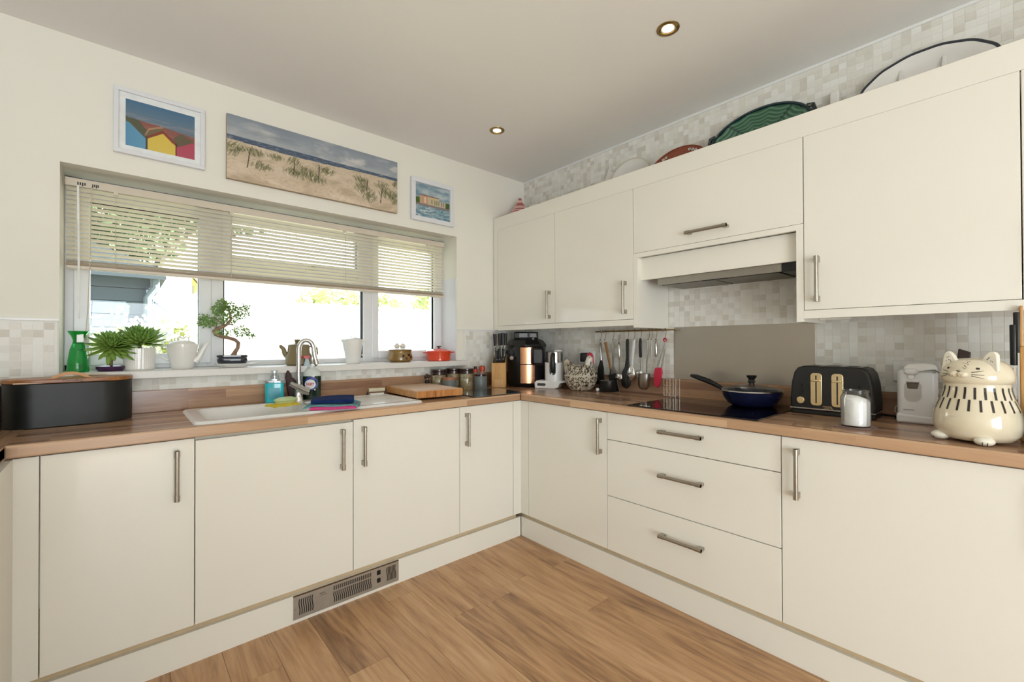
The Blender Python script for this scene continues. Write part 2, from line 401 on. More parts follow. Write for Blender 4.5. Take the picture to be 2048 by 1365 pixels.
# plain left return in the corner, cream paint
# mosaic on the right wall
MB().box(-.0053, 0, -3.2, 0, 1.0, H).obj('grout', M['grout'], wall_r, smooth=0)
def tile(bm, j, i, axis):
    a0 = i * TP + .0009; a1 = (i + 1) * TP - .0009; z0 = j * TP + .0009; z1 = (j + 1) * TP - .0009
    z0 = max(z0, .99); z1 = min(z1, H - .012)
    if z1 <= z0: return
    t = .0064 + .0004 * (noi(i * 3.3, j * 5.1) )
    if axis == 'y': bm.box(-t, -.001, a0, a1, z0, z1)
    else: bm.box(a0, a1, -t, -.001, z0, z1)
def projpx(p):
    d = Vector(p) - Vector(cam.location); z = d.dot(_F2); return 1024 + FPX * d.dot(_R3) / z, 682.5 - FPX * d.dot(_U3) / z, z
cand = []; stuffs = MB()
for i in range(-100, 0):
    for j in range(31, 82):
        y = (i + .5) * TP; z = (j + .5) * TP
        if y > -3.17 and not (1.37 < z < 2.12 and (y > -1.22 or y < -2.11)) and not (1.60 < z < 2.12):
            px, py, dz = projpx((0, y, z))
            vis = 0 < px < 2048 and 0 < py < 1365 and not (1.012 < z < 1.33 and -2.04 < y < -1.32)
            if vis and 1.95 < z < 2.26: vis = False
            if vis: cand.append((dz, i, j))
            else: tile(stuffs, j, i, 'y')
cand.sort()
for n, (dz, i, j) in enumerate(cand):
    if n < 230:
        b = MB(); tile(b, j, i, 'y'); b.obj('tile', M['tile_r'], wall_r, smooth=0)
    else: tile(stuffs, j, i, 'y')
tag(stuffs.obj('tiles', M['tile_r'], wall_r, smooth=0), kind='stuff')
MB().box(-.012, 0, -3.2, -.0, H - .012, H).obj('tile_trim', M['whitepl'], wall_r, smooth=0)
# mosaic on the window wall
TZ = 1.331
g = MB().box(XL, WX0 - .003, -.0053, 0, 1.0, TZ).box(WX1 + .06, 0, -.0053, 0, 1.0, TZ).box(WX0 - .003, WX1 + .06, -.0053, 0, 1.0, SILL - .036)
g.obj('grout', M['grout'], wall_w, smooth=0)
cand = []; stuffs = MB()
for i in range(-108, 0):
    for j in range(32, 42):
        x = (i + .5) * TP; z = (j + .5) * TP
        if WX0 - .016 < x < WX1 + .07 and z > SILL - .05: continue
        if x > -.007: continue
        px, py, dz = projpx((x, 0, z))
        if 0 < px < 118 and py < 728: cand.append((dz, i, j))
        elif x > WX1: cand.append((dz, i, j)) if px < 985 else tile(stuffs, j, i, 'x')
        else: tile(stuffs, j, i, 'x')
for dz, i, j in cand:
    b = MB(); tile(b, j, i, 'x'); b.obj('tile', M['tile_w'], wall_w, smooth=0)
tag(stuffs.obj('tiles', M['tile_w'], wall_w, smooth=0), kind='stuff')
MB().box(XL, WX0, -.012, 0, TZ, TZ + .008).box(WX1, 0, -.012, 0, TZ, TZ + .008).obj('tile_trim', M['whitepl'], wall_w, smooth=0)
# white lining of the right reveal, sill
struct(MB().box(WX1 - .006, WX1, .004, REV + .02, SILL, WZ1 - .3).obj('trim_1', M['upvc'], smooth=0))
struct(MB().box(WX0, WX1 + .055, -.062, 0, SILL - .036, SILL).box(WX0, WX1, -.001, .30, SILL - .036, SILL).obj('trim_2', M['sill'], smooth=0, bevel=.004))

# ------------------------------------------------------------------ window
fy0, fy1 = REV, REV + .07
zb, zt = SILL, WZ1
win = struct(MB().box(WX0, WX0 + .05, fy0, fy1, zb, zt).box(WX1 - .035, WX1, fy0, fy1, zb, zt).box(WX0, WX1, fy0, fy1, zt - .055, zt).box(WX0, WX1, fy0, fy1, zb, zb + .03)
             .obj('window_1', M['upvc'], smooth=0, bevel=.004))
ML, MR = -2.125, -1.245          # mullion centres at y=.20
MB().box(ML - .03, ML + .045, fy0 - .003, fy1 + .001, zb, zt).obj('mullion', M['upvc'], win, smooth=0, bevel=.004)
MB().box(MR - .045, MR + .03, fy0 - .003, fy1 + .001, zb, zt).obj('mullion', M['upvc'], win, smooth=0, bevel=.004)
MB().box(ML, MR, fy0 - .0015, fy1 + .0005, 1.615, 1.675).obj('transom', M['upvc'], win, smooth=0, bevel=.004)
def sash(x0, x1, z0, z1, w=.06, dy=-.012, name='sash', handle=None):
    s = MB().box(x0, x0 + w, fy0 + dy, fy1, z0, z1).box(x1 - w, x1, fy0 + dy, fy1, z0, z1).box(x0 + w, x1 - w, fy0 + dy, fy1, z0, z0 + w).box(x0 + w, x1 - w, fy0 + dy, fy1, z1 - w, z1).obj(name, M['upvc'], win, smooth=0, bevel=.005)
    g = .004
    MB().box(x0 + w - g, x0 + w, fy0 + .01, fy0 + .03, z0 + w, z1 - w).box(x1 - w, x1 - w + g, fy0 + .01, fy0 + .03, z0 + w, z1 - w).box(x0 + w, x1 - w, fy0 + .01, fy0 + .03, z1 - w, z1 - w + g).obj('gasket', M['gasket'], s, smooth=0)
    MB().box(x0 + w, x1 - w, fy0 + .03, fy0 + .034, z0 + w, z1 - w).obj('pane', M['pane'], s, smooth=0)
    return s
sash(WX0 + .03, ML - .01, zb + .02, zt - .05, .055)
sash(MR + .01, WX1 - .02, zb + .025, zt - .05, .05)
top = sash(ML + .035, MR - .035, 1.665, zt - .045, .05)
s = MB().box(ML + .045, ML + .052, fy0 + .01, fy0 + .03, zb + .03, 1.615).box(MR - .052, MR - .045, fy0 + .01, fy0 + .03, zb + .03, 1.615).obj('gasket', M['gasket'], win, smooth=0)
MB().box(ML + .045, MR - .045, fy0 + .03, fy0 + .034, zb + .03, 1.615).obj('pane', M['pane'], win, smooth=0)
hd = MB().box(-1.66, -1.62, fy0 - .03, fy0 - .012, 1.682, 1.705); hd.tube([(-1.64, fy0 - .035, 1.70), (-1.60, fy0 - .05, 1.713), (-1.50, fy0 - .05, 1.712)], [.009, .008, .006], 8)
hd.obj('window_handle', M['chrome'], top)

# ------------------------------------------------------------------ venetian blind
bl = thing('venetian_blind', 'beige venetian blind half raised across the kitchen window', 'blind', (-1.705, .10, 1.985))
bw0, bw1 = -2.688 + 1.705, -.728 + 1.705
MB().box(bw0, bw1, -.016, .016, -.048, -.012).obj('headrail', M['blindrail'], bl, smooth=0, bevel=.002)
MB().box(bw0, bw1, -.013, .013, -.012, -.009).obj('headrail_shadow_gap', M['gasket'], bl, smooth=0)
me = None
for i in range(17):
    z = -.058 - i * .0203
    if me is None:
        b = MB(); t = math.radians(23); pts = []
        for k in range(4):
            u = -.0125 + .025 * k / 3; c = .0016 * (1 - (u / .0125) ** 2)
            pts.append((u, c))
        for k in range(3):
            (u0, c0), (u1, c1) = pts[k], pts[k + 1]
            f = lambda u, c, dz: (u * math.cos(t) + c * math.sin(t), -u * math.sin(t) + c * math.cos(t) + dz)
            a0 = f(u0, c0, 0); a1 = f(u1, c1, 0); b0 = f(u0, c0, .0006); b1 = f(u1, c1, .0006)
            b.prism([a0, a1, b1, b0], bw0 + .004, bw1 - .004, 'x')
        o = b.obj('slat', M['blind'], bl, smooth=50); me = o.data
    else:
        o = D.objects.new('slat', me); COL.objects.link(o); o.parent = bl
    o.location = (0, 0, z)
MB().box(bw0 + .004, bw1 - .004, -.0125, .0125, -.416, -.400).obj('bottom_rail', M['blindrail'], bl, smooth=0, bevel=.004)
MB().box(bw0 + .004, bw1 - .004, -.0128, .0128, -.400, -.391).obj('stacked_slats', mat('blind_shade_brown', '9C8A72', .5), bl, smooth=0)  # dark strip painting the slats' shadow along the top of the bottom rail
for x in (-2.52, -2.06, -1.45, -.86):
    MB().cyl((x + 1.705, -.0145, -.04), (x + 1.705, -.0145, -.40), .0011, 6).cyl((x + 1.705, .0145, -.04), (x + 1.705, .0145, -.40), .0011, 6).obj('ladder_cord', M['cord'], bl)
    MB().box(x + 1.697, x + 1.713, -.0165, .01, -.06, -.046).obj('cord_guide', M['blindrail'], bl, smooth=0)
MB().tube([(-2.645 + 1.705, -.026, -.045), (-2.642 + 1.705, -.028, -.30), (-2.640 + 1.705, -.026, -.64)], .0042, 6).obj('wand', M['wand'], bl)
MB().tube([(-2.602 + 1.705, -.02, -.04), (-2.605 + 1.705, -.026, -.35), (-2.612 + 1.705, -.03, -.60), (-2.618 + 1.705, -.03, -.70)], .0016, 6).cyl((-2.618 + 1.705, -.03, -.70), (-2.62 + 1.705, -.03, -.735), .004, 8, .006).obj('pull_cord', M['cord'], bl)
for x, w in ((-2.648, .030), (-2.60, .024)):
    for q in range(4): MB().box(x + 1.705 + q * w / 4, x + 1.705 + q * w / 4 + w / 4 * .6, -.0172, -.016, -.044 + (q % 2) * .004, -.028).obj('headrail_print', M['gasket'], bl, smooth=0)

# ------------------------------------------------------------------ worktop
wt = thing('worktop', 'wood block effect laminate worktop running round the corner', 'worktop', (0, 0, 0))
WO = -.606
LX = -2.768
SX0, SX1, SY0, SY1 = -2.285, -1.268, -.566, -.078
ins = .03
MB().box(LX, SX0 + ins, WO + .012, 0, WB, WZ).box(SX1 - ins, -.0, WO + .012, 0, WB, WZ).box(SX0 + ins, SX1 - ins, WO + .012, SY0 + ins, WB, WZ).box(SX0 + ins, SX1 - ins, SY1 - ins, 0, WB, WZ).obj('worktop_slab', M['work_x'], wt, smooth=0)
MB().box(WO + .012, 0, -3.3, WO + .012, WB, WZ).obj('worktop_slab', M['work_y'], wt, smooth=0)
MB().box(XL, LX - .0, -3.4, 0, WB, WZ).obj('worktop_slab', M['work_y'], wt, smooth=0)
MB().box(LX - .001, WO, WO, WO + .012, WB, WZ).obj('worktop_edge', M['edge_x'], wt, smooth=0, bevel=.005, seg=3)
MB().box(WO, WO + .012, -3.3, WO, WB, WZ).obj('worktop_edge', M['edge_y'], wt, smooth=0, bevel=.005, seg=3)
MB().box(LX - .012, LX, -3.4, WO + .012, WB, WZ).obj('worktop_edge', M['edge_y'], wt, smooth=0, bevel=.005, seg=3)
tag(MB().box(XL, 0, -.019, -.0065, WZ, 1.0163).obj('upstand', M['work_x'], None, smooth=0, bevel=.002), 'wood block effect upstand strip behind the sink', 'upstand')
tag(MB().box(-.019, -.0065, -3.3, -.019, WZ, 1.0163).obj('upstand', M['work_y'], None, smooth=0, bevel=.002), 'wood block effect upstand strip behind the hob and toaster', 'upstand')

# ------------------------------------------------------------------ cabinets
BB, BT = .152, .868
def handle_v(parent, p, axis, L=.187):
    """T-bar handle standing off the door. p = centre on door face; axis 'y-' faces -y, 'x-' faces -x"""
    b = MB(); r = .0080
    if axis == 'y-':
        b.cyl((p[0], p[1] - .033, p[2] - L/2), (p[0], p[1] - .033, p[2] + L/2), r, 14)
        for s_ in (-1, 1): b.cyl((p[0], p[1] - .033, p[2] + s_ * (L/2 - .024)), (p[0], p[1] - .033, p[2] + s_ * L/2), .0094, 14); b.box(p[0] - .006, p[0] + .006, p[1] - .033, p[1], p[2] + s_ * (L/2 - .012) - .011, p[2] + s_ * (L/2 - .012) + .011)
    elif axis == 'x-':
        b.cyl((p[0] - .033, p[1], p[2] - L/2), (p[0] - .033, p[1], p[2] + L/2), r, 14)
        for s_ in (-1, 1): b.cyl((p[0] - .033, p[1], p[2] + s_ * (L/2 - .024)), (p[0] - .033, p[1], p[2] + s_ * L/2), .0094, 14); b.box(p[0] - .033, p[0], p[1] - .006, p[1] + .006, p[2] + s_ * (L/2 - .012) - .011, p[2] + s_ * (L/2 - .012) + .011)
    else:  # horizontal bar on x- face
        b.cyl((p[0] - .033, p[1] - L/2, p[2]), (p[0] - .033, p[1] + L/2, p[2]), r, 14)
        for s_ in (-1, 1): b.cyl((p[0] - .033, p[1] + s_ * (L/2 - .024), p[2]), (p[0] - .033, p[1] + s_ * L/2, p[2]), .0094, 14); b.box(p[0] - .033, p[0], p[1] + s_ * (L/2 - .012) - .011, p[1] + s_ * (L/2 - .012) + .011, p[2] - .006, p[2] + .006)
    return b.obj('handle', M['handle'], parent)
G = .0016
XS = [-2.6942, -2.2841, -1.6671, -1.0549, -.6497]
def base_x(x0, x1, label, hx_, top=BT, group=None, tb=BB, low=False):
    c = thing('base_cabinet', label, 'cabinet', ((x0 + x1) / 2, DF, 0)); o = Vector(c.location)
    def L(*a): return (a[0] - o.x, a[1] - o.x, a[2] - o.y, a[3] - o.y, a[4], a[5])
    b = MB().box(*L(x0 + .001, x1 - .001, DF + .020, -.03, tb - .002, .780 if low else .870))
    if low: b.box(*L(x0 + .001, x1 - .001, DF + .020, DF + .030, .780, .870))
    b.obj('carcass', M['carcass'], c, smooth=0)
    d = MB().box(*L(x0 + G, x1 - G, DF, DF + .019, tb, top)).obj('door', M['door'], c, smooth=0, bevel=.0015)
    handle_v(d, (hx_ - o.x, 0, .739), 'y-')
    return c
base_x(XS[0], XS[1], 'wide cream gloss base cabinet under the bread bin', -2.3415)
c2 = base_x(XS[1], XS[2], 'cream gloss base cabinet front under the sink bowl, handle at its right', -1.725, top=.858, low=True)
base_x(XS[2], XS[3], 'cream gloss base cabinet under the drainer, handle at its top left', -1.622, low=True)
base_x(XS[3], XS[4], 'narrow cream gloss base cabinet left of the inner corner', -1.014)
YS = [-.656, -1.2542, -2.0727, -2.690, -3.29]
def base_y(y0, y1, label, hy=None, drawers=None, name='base_cabinet'):
    c = thing(name, label, 'cabinet', (DF, (y0 + y1) / 2, 0)); o = Vector(c.location)
    def L(*a): return (a[0] - o.x, a[1] - o.x, a[2] - o.y, a[3] - o.y, a[4], a[5])
    MB().box(*L(DF + .020, -.03, y1 + .001, y0 - .001, BB - .002, .870)).obj('carcass', M['carcass'], c, smooth=0)
    if drawers:
        for z0, z1, hz in drawers:
            d = MB().box(*L(DF, DF + .019, y1 + G, y0 - G, z0, z1)).obj('drawer', M['door'], c, smooth=0, bevel=.0015)
            handle_v(d, (0, -1.669 - o.y, hz), 'h', .205)
    else:
        d = MB().box(*L(DF, DF + .019, y1 + G, y0 - G, BB, BT)).obj('door', M['door'], c, smooth=0, bevel=.0015)
        handle_v(d, (0, hy - o.y, .739), 'x-')
    return c
base_y(YS[0], YS[1], 'cream gloss base cabinet right of the inner corner, beside the drawers', -1.2175)
base_y(YS[1], YS[2], 'cream gloss unit of three drawers under the hob', drawers=[(.7265 + G, BT, .815), (.4333 + G, .7265 - G, .611), (BB, .4333 - G, .330)], name='drawer_unit')
base_y(YS[2], YS[3], 'wide cream gloss base cabinet under the cat jar', -2.131)
base_y(YS[3], YS[4], 'cream gloss base cabinet at the far right end of the run', -2.75)
# corner posts and left run panel
tag(MB().box(XS[4] + G, DF, DF, DF + .05, BB, BT).box(DF, DF + .05, YS[0] + G, DF, BB, BT).obj('corner_post', M['door2'], smooth=0), 'cream L-shaped filler post in the inner corner of the base units', 'cabinet panel')
tag(MB().box(-2.752, XS[0] - G, DF, DF + .019, BB, BT).box(-2.77, -2.752, -3.3, DF + .019, 0.0, BT).obj('end_panel', M['door2'], smooth=0), 'cream filler and end panel at the far left under the worktop', 'cabinet panel')
tag(MB().box(-2.752, -.576, -.570, -.552, 0, .121).obj('plinth', M['door2'], smooth=0), 'cream plinth board under the window run of base units', 'plinth')
tag(MB().box(-.570, -.552, -3.3, -.5705, 0, .121).obj('plinth', M['door2'], smooth=0), 'cream plinth board under the hob run of base units', 'plinth')
tag(MB().box(-2.752, -.6, -.5515, -.03, .0, .149).box(-.5515, -.03, -3.28, -.03, .0, .149).obj('cabinet_base', mat('raw_chipboard_edge', 'D3BC98', .7, var=.06), smooth=0), 'tan base of the units showing as a strip above the plinth boards', 'cabinet base')
# plinth heater
M['heater'] = mat('heater_steel', 'B3ADA2', .42, .6, var=.05)
ph = thing('plinth_heater', 'brushed steel plinth heater with wavy black vents', 'heater', (-1.6785, -.572, .0165))
hw = .2505
MB().box(-hw, hw, -.004, .002, 0, .1).obj('fascia', M['heater'], ph, smooth=0, bevel=.001)
MB().box(-hw, hw, -.0045, .002, .1, .104).obj('top_edge', mat('bronze_edge', '5A3A20', .4), ph, smooth=0)
def wave_slots(x0, x1, n, z0, z1):
    for q in range(n):
        x = x0 + (x1 - x0) * q / (n - 1); p = []
        for k in range(9): p.append((x + .0022 * math.sin(k / 8 * 2 * math.pi * 1.0), -.0042, z0 + (z1 - z0) * k / 8))
        b = MB()
        for a, c in zip(p, p[1:]): b.quad((a[0] - .0022, a[1], a[2]), (a[0] + .0022, a[1], a[2]), (c[0] + .0022, c[1], c[2]), (c[0] - .0022, c[1], c[2]))
        b.obj('vent_slot', M['black'], ph, smooth=0)
wave_slots(-.226, -.171, 7, .016, .085)
wave_slots(.187, .231, 7, .019, .088)
for q in range(20):
    x = -.075 + .176 * q / 19
    MB().box(x - .0022, x + .0022, -.0044, -.003, .070, .090).obj('vent_slot', M['black'], ph, smooth=0)
wave_slots(-.075, .101, 20, .014, .064)
for z in (.028, .066): MB().box(.133, .152, -.0065, -.003, z, z + .022).obj('switch', M['black'], ph, smooth=0, bevel=.002)
for x, z in ((-.152, .045), (-.244, .045), (.160, .050)): MB().cyl((x, -.0055, z), (x, -.003, z), .003, 8).obj('screw', M['steel'], ph)
text('myson', .009, M['gasket'], ph, (-.128, -.0045, .078), (math.radians(90), 0, 0), .0002)
text('space saver', .006, M['gasket'], ph, (-.122, -.0045, .069), (math.radians(90), 0, 0), .0002)

# ------------------------------------------------------------------ wall units
UT, UD0, UD1 = 2.200, 1.3667, 2.102
def wall_unit(y0, y1, label, hy, z0=UD0, hz=None, name='wall_cabinet'):
    c = thing(name, label, 'cabinet', (UF, (y0 + y1) / 2, z0)); o = Vector(c.location)
    def L(*a): return (a[0] - o.x, a[1] - o.x, a[2] - o.y, a[3] - o.y, a[4] - o.z, a[5] - o.z)
    MB().box(*L(UF + .020, -.008, y1 + .001, y0 - .001, z0 - .002, UD1)).obj('carcass', M['door2'], c, smooth=0)
    d = MB().box(*L(UF, UF + .019, y1 + G, y0 - G, z0, UD1 - .001)).obj('door', M['door'], c, smooth=0, bevel=.0015)
    if hz: handle_v(d, (0, hy - o.y, hz - o.z), 'h', .205)
    else: handle_v(d, (0, hy - o.y, 1.4915 - o.z), 'x-')
    return c
wall_unit(-.058, -.6527, 'cream gloss wall cabinet nearest the room corner', -.6085)
wall_unit(-.6527, -1.255, 'cream gloss wall cabinet above the utensil rail', -1.2065)
hc = wall_unit(-1.255, -2.0855, 'wide cream lift-up cabinet above the cooker hood', -1.679, 1.735, 1.786)
wall_unit(-2.0855, -2.69, 'cream gloss wall cabinet above the toaster', -2.138)
wall_unit(-2.69, -3.25, 'cream gloss wall cabinet at the far right end', -2.75)
tag(MB().box(UF, UF + .04, -.056, -.008, 1.335, UD1).obj('filler_panel', M['door2'], smooth=0), 'narrow cream filler panel between wall cabinet and corner', 'cabinet panel')
tag(MB().box(UF, UF + .018, -3.25, -.008, UD1 - .0006, UT).obj('cornice', M['door2'], smooth=0, bevel=.001), 'long cream cornice board along the top of the wall cabinets', 'cornice')
tag(MB().box(UF - .001, UF + .018, -1.2547, -.057, 1.331, 1.3645).obj('light_rail', M['door2'], smooth=0), 'cream pelmet under the two left wall cabinets', 'pelmet')
tag(MB().box(UF - .001, UF + .018, -3.25, -2.0855, 1.331, 1.3645).box(-.12, -.10, -2.20, -2.0875, 1.331, 1.3645).obj('light_rail', M['door2'], smooth=0), 'cream pelmet under the right-hand wall cabinets', 'pelmet')
hs = thing('hood_surround', 'cream panel surround boxing in the cooker hood', 'cabinet panel', (UF, -1.67, 1.318))
def LH(*a): return (a[0] - UF, a[1] - UF, a[2] + 1.67, a[3] + 1.67, a[4] - 1.318, a[5] - 1.318)
MB().box(*LH(UF - .001, -.008, -1.2835, -1.2557, 1.318, 1.733)).obj('side_panel', M['door2'], hs, smooth=0)
MB().box(*LH(UF - .001, -.008, -2.085, -2.0585, 1.318, 1.733)).obj('side_panel', M['door2'], hs, smooth=0)
MB().box(*LH(UF - .001, UF + .02, -2.0585, -1.2835, 1.709, 1.733)).obj('top_rail', M['door2'], hs, smooth=0)
MB().box(*LH(-.3, -.285, -2.0585, -1.2835, 1.585, 1.709)).obj('front_panel', M['door2'], hs, smooth=0)
ho = thing('cooker_hood', 'built-in stainless cooker hood above the hob', 'cooker hood', (-.16, -1.68, 1.545))
MB().box(-.12, .15, -.305, .305, .012, .14).obj('hood_body', M['steel'], ho, smooth=0)
MB().box(-.122, -.112, -.305, .305, .004, .044).obj('front_lip', M['steel'], ho, smooth=0)
MB().box(-.105, .13, -.29, -.005, .002, .012).box(-.105, .13, .005, .29, .002, .012).obj('filter', mat('hood_filter', '6C665A', .35, 1, var=.2, nscale=300), ho, smooth=0)
MB().box(-.118, -.1, -.06, .06, .0, .006).obj('switch_strip', M['black'], ho, smooth=0)
MB().box(-.125, .14, -.374, -.308, .0, .14).obj('motor_housing', M['black'], ho, smooth=0)

# splashback
tag(MB().box(-.011, -.0065, -2.043, -1.322, 1.0163, 1.3255).obj('splashback', M['splash'], smooth=0, bevel=.001), 'brushed stainless steel splashback sheet behind the hob', 'splashback')

# downlights
for x, y, lb in ((-.766, -1.713, 'brass rimmed recessed ceiling spotlight nearer the camera'), (-.746, -.55, 'brass rimmed recessed ceiling spotlight nearer the room corner')):
    d = thing('downlight', lb, 'ceiling light', (x, y, H), group='recessed ceiling spotlights')
    MB().lathe([(.030, .0), (.030, -.004), (.036, -.006), (.046, -.003), (.047, 0)], 28).obj('rim', M['brass'], d)
    MB().lathe([(.0305, -.001), (.022, .002)], 28).obj('inner_ring', M['gold'], d)
    MB().lathe([(0, -.003), (.020, -.003), (.022, 0)], 24).obj('lamp', M['bulb'], d)
    light('downlight_glow', 'SPOT', (x, y, H - .012), (0, 0, 0), 1.5, (1, .86, .66), spot_size=math.radians(100), spot_blend=.7, shadow_soft_size=.02)
# ------------------------------------------------------------------ pictures on the window wall
def frame(pb, w, h, fw, fd, mount):
    MB().box(-w/2, w/2, -fd, 0, -h/2, -h/2 + fw).box(-w/2, w/2, -fd, 0, h/2 - fw, h/2).box(-w/2, -w/2 + fw, -fd, 0, -h/2 + fw, h/2 - fw).box(w/2 - fw, w/2, -fd, 0, -h/2 + fw, h/2 - fw).obj('frame', M['upvc'], pb, smooth=0, bevel=.0015)
    MB().box(-w/2 + fw, w/2 - fw, -.008, -.001, -h/2 + fw, h/2 - fw).obj('mount', M['labelw'], pb, smooth=0)
def seg_y(x, pts):
    for (x0, y0), (x1, y1) in zip(pts, pts[1:]):
        if x0 <= x <= x1: return y0 + (y1 - y0) * (x - x0) / (x1 - x0)
    return pts[0][1] if x < pts[0][0] else pts[-1][1]
def huts(u, v):
    v = 1 - v
    sky = mixc(hx('4E7391'), hx('75838F'), v / .45)
    if v < .42: c = sky
    else: c = mixc(hx('6F7985'), hx('8A7D80'), (v - .42) * 3)
    if .30 < v < .42 and fbm(u * 3, v * 40, 1, 3) > .12: c = mixc(c, hx('9A9499'), .5)
    roofs = seg_y(u, [(0, .52), (.14, .40), (.5, .42), (1, .50)])
    if v > roofs:
        c = hx('8E5B52')
        if fbm(u * 2, v * 60, 1, 5) > .2: c = mixc(c, hx('A36C5E'), .6)
    if u < .34 and v > seg_y(u, [(0, .38), (.18, .40), (.25, .52), (.34, .66)]): c = hx('5F5E4A')
    if .26 < u < .52 and seg_y(u, [(.26, .68), (.32, .52), (.5, .42)]) < v: c = hx('77684E') if v > seg_y(u, [(.26, .72), (.33, .56), (.5, .46)]) else hx('B0876A')
    if .68 < u < 1 and v > seg_y(u, [(.66, .62), (.80, .47), (1, .60)]): c = hx('6C614C')
    if u < .28 and v > seg_y(u, [(0, .48), (.05, .50), (.27, .76)]): c = mixc(hx('5E92B4'), hx('6AA0BE'), u * 3)
    if .27 < u < .31 and v > seg_y(u, [(.27, .70), (.31, .72)]): c = hx('4C4A4A')
    if .30 < u < .74 and v > seg_y(u, [(.30, .70), (.52, .50), (.74, .74)]):
        c = hx('8A4438')
        if v > seg_y(u, [(.30, .76), (.52, .57), (.74, .82)]): c = mixc(hx('D9B94A'), hx('DDC25B'), v)
        if .71 < u: c = hx('6B3A35')
    if u > .73 and v > seg_y(u, [(.73, .80), (1, .60)]): c = mixc(hx('B04650'), hx('B65468'), v)
    return mixc(c, hx('000000'), .02 * fbm(u * 50, v * 50))
p1 = thing('framed_picture', 'white framed print of blue, yellow and red beach huts, leftmost on the wall', 'picture', (-2.3590, -.004, 2.246), group='pictures above the window')
frame(p1, .338, .298, .018, .020, 1)
painted('print', .256, .212, 104, 86, huts, M['print'], p1, (.0, -.0085, -.002))
def dunes(u, v):
    v = 1 - v
    hz = .33 + .01 * u
    if v < hz - .015:
        c = mixc(hx('8B949E'), hx('AEB2B4'), v / hz)
        cl = fbm(u * 9, v * 7 + u * 2, 1, 2) 
        c = mixc(c, hx('CFCCC7'), cl * 1.5 * (.35 + u) if v > .1 else cl * .5)
        return mixc(c, hx('7F868F'), max(0, -fbm(u * 6, v * 9, 1, 22)) * .6)
    if v < hz + .055 + .02 * math.sin(u * 5): 
        return mixc(hx('4E5C70'), hx('8A929B'), max(0, fbm(u * 30, v * 110, 1, 4) * 1.3))
    c = mixc(hx('CDBEA4'), hx('D8C3AA'), v)
    c = mixc(c, hx('B3A084'), .9 * max(0, fbm(u * 9, v * 6 + u * 4, 1, 8)))
    c = mixc(c, hx('E6D6C0'), .9 * max(0, fbm(u * 6, v * 9 - u * 6, 1, 9)))
    c = mixc(c, hx('A8937A'), .5 * max(0, fbm(u * 60, v * 40, 1, 19)))
    for cx, cy, rx, ry in ((.03, .52, .05, .11), (.12, .50, .07, .07), (.24, .50, .04, .05), (.17, .70, .05, .08), (.34, .50, .04, .08), (.40, .66, .08, .12), (.33, .68, .05, .07), (.52, .52, .06, .07), (.47, .70, .05, .08),
                           (.74, .52, .05, .07), (.75, .66, .05, .12), (.80, .78, .05, .12), (.89, .52, .05, .08), (.93, .66, .06, .10), (.98, .72, .04, .12), (.99, .45, .03, .06)):
        d = ((u - cx) / rx) ** 2 + ((v - cy) / ry) ** 2
        if d < 1.5:
            st = fbm((u + (v - cy) * .25 * math.sin(cx * 40)) * 170, v * 9, 1, 6)
            if st > -.30 + .5 * (d - .2): c = mixc(c, mixc(hx('57573F'), hx('A09A72'), .45 + 1.1 * fbm(u * 150, v * 20, 1, 7)), .9 - .35 * d)
    for px_, a, b in ((.10, .52, .78), (.335, .48, .72), (.475, .44, .66), (.78, .50, .72), (.885, .58, .88)):
        if abs(u - px_ + .006 * math.sin(v * 9)) < .0028 and a < v < b: c = hx('5B4C3D')
    if abs(u - .648) < .0025 and .34 < v < .38: c = hx('E9E7E2')
    return c
p2 = thing('canvas_picture', 'long unframed canvas print of grassy sand dunes and sea', 'picture', (-1.6270, -.004, 2.247), group='pictures above the window')
cw, ch = .945, .333
MB().box(-cw/2, cw/2, -.022, 0, -ch/2, ch/2).obj('canvas', mat('canvas_edge', 'B09A80', .8, var=.12, nscale=12), p2, smooth=0, bevel=.002)
painted('print', cw - .003, ch - .003, 480, 150, dunes, M['print'], p2, (0, -.0225, 0))
def lido(u, v):
    v = 1 - v
    c = mixc(hx('7E98A6'), hx('B8C4C6'), .5 + 1.2 * fbm(u * 4, v * 9, 1, 12))
    gl = .50 + .14 * u * 0
    if v > .42 and (u < .13 or u > .88) and v < .62: c = mixc(hx('3F5A24'), hx('5F7434'), .5 + fbm(u * 20, v * 20))
    if .13 < u < .88 and v > seg_y(u, [(.13, .33), (.68, .33), (.70, .42), (.88, .44)]) and v < .62:
        c = hx('C9A184') if u < .36 else (hx('CDBB94') if u < .72 else hx('CDB7A6'))
        if v < .36: c = hx('8F6E5E')
        for a in (.27, .30):
            if abs(u - .285) < .02 and .40 < v < .56: c = hx('E8D0BC')
        for a in (.48, .56, .62, .68, .76, .82):
            if abs(u - a) < .013 and .42 < v < .56: c = hx('7E8574')
    if .60 < v < .66: c = hx('8A7F80')
    if v > .66:
        c = mixc(hx('5F8494'), hx('93AEB4'), .5 + 1.4 * fbm(u * 7, v * 26, 1, 14))
        if fbm(u * 5, v * 30, 1, 15) > .33: c = hx('C3CBCF')
    return c
p3 = thing('framed_picture', 'small white framed painting of a pink building by the water, rightmost', 'picture', (-.8830, -.004, 2.211), group='pictures above the window')
frame(p3, .335, .288, .03, .022, 1)
painted('print', .276, .232, 70, 60, lido, M['print'], p3, (0, -.0085, 0))

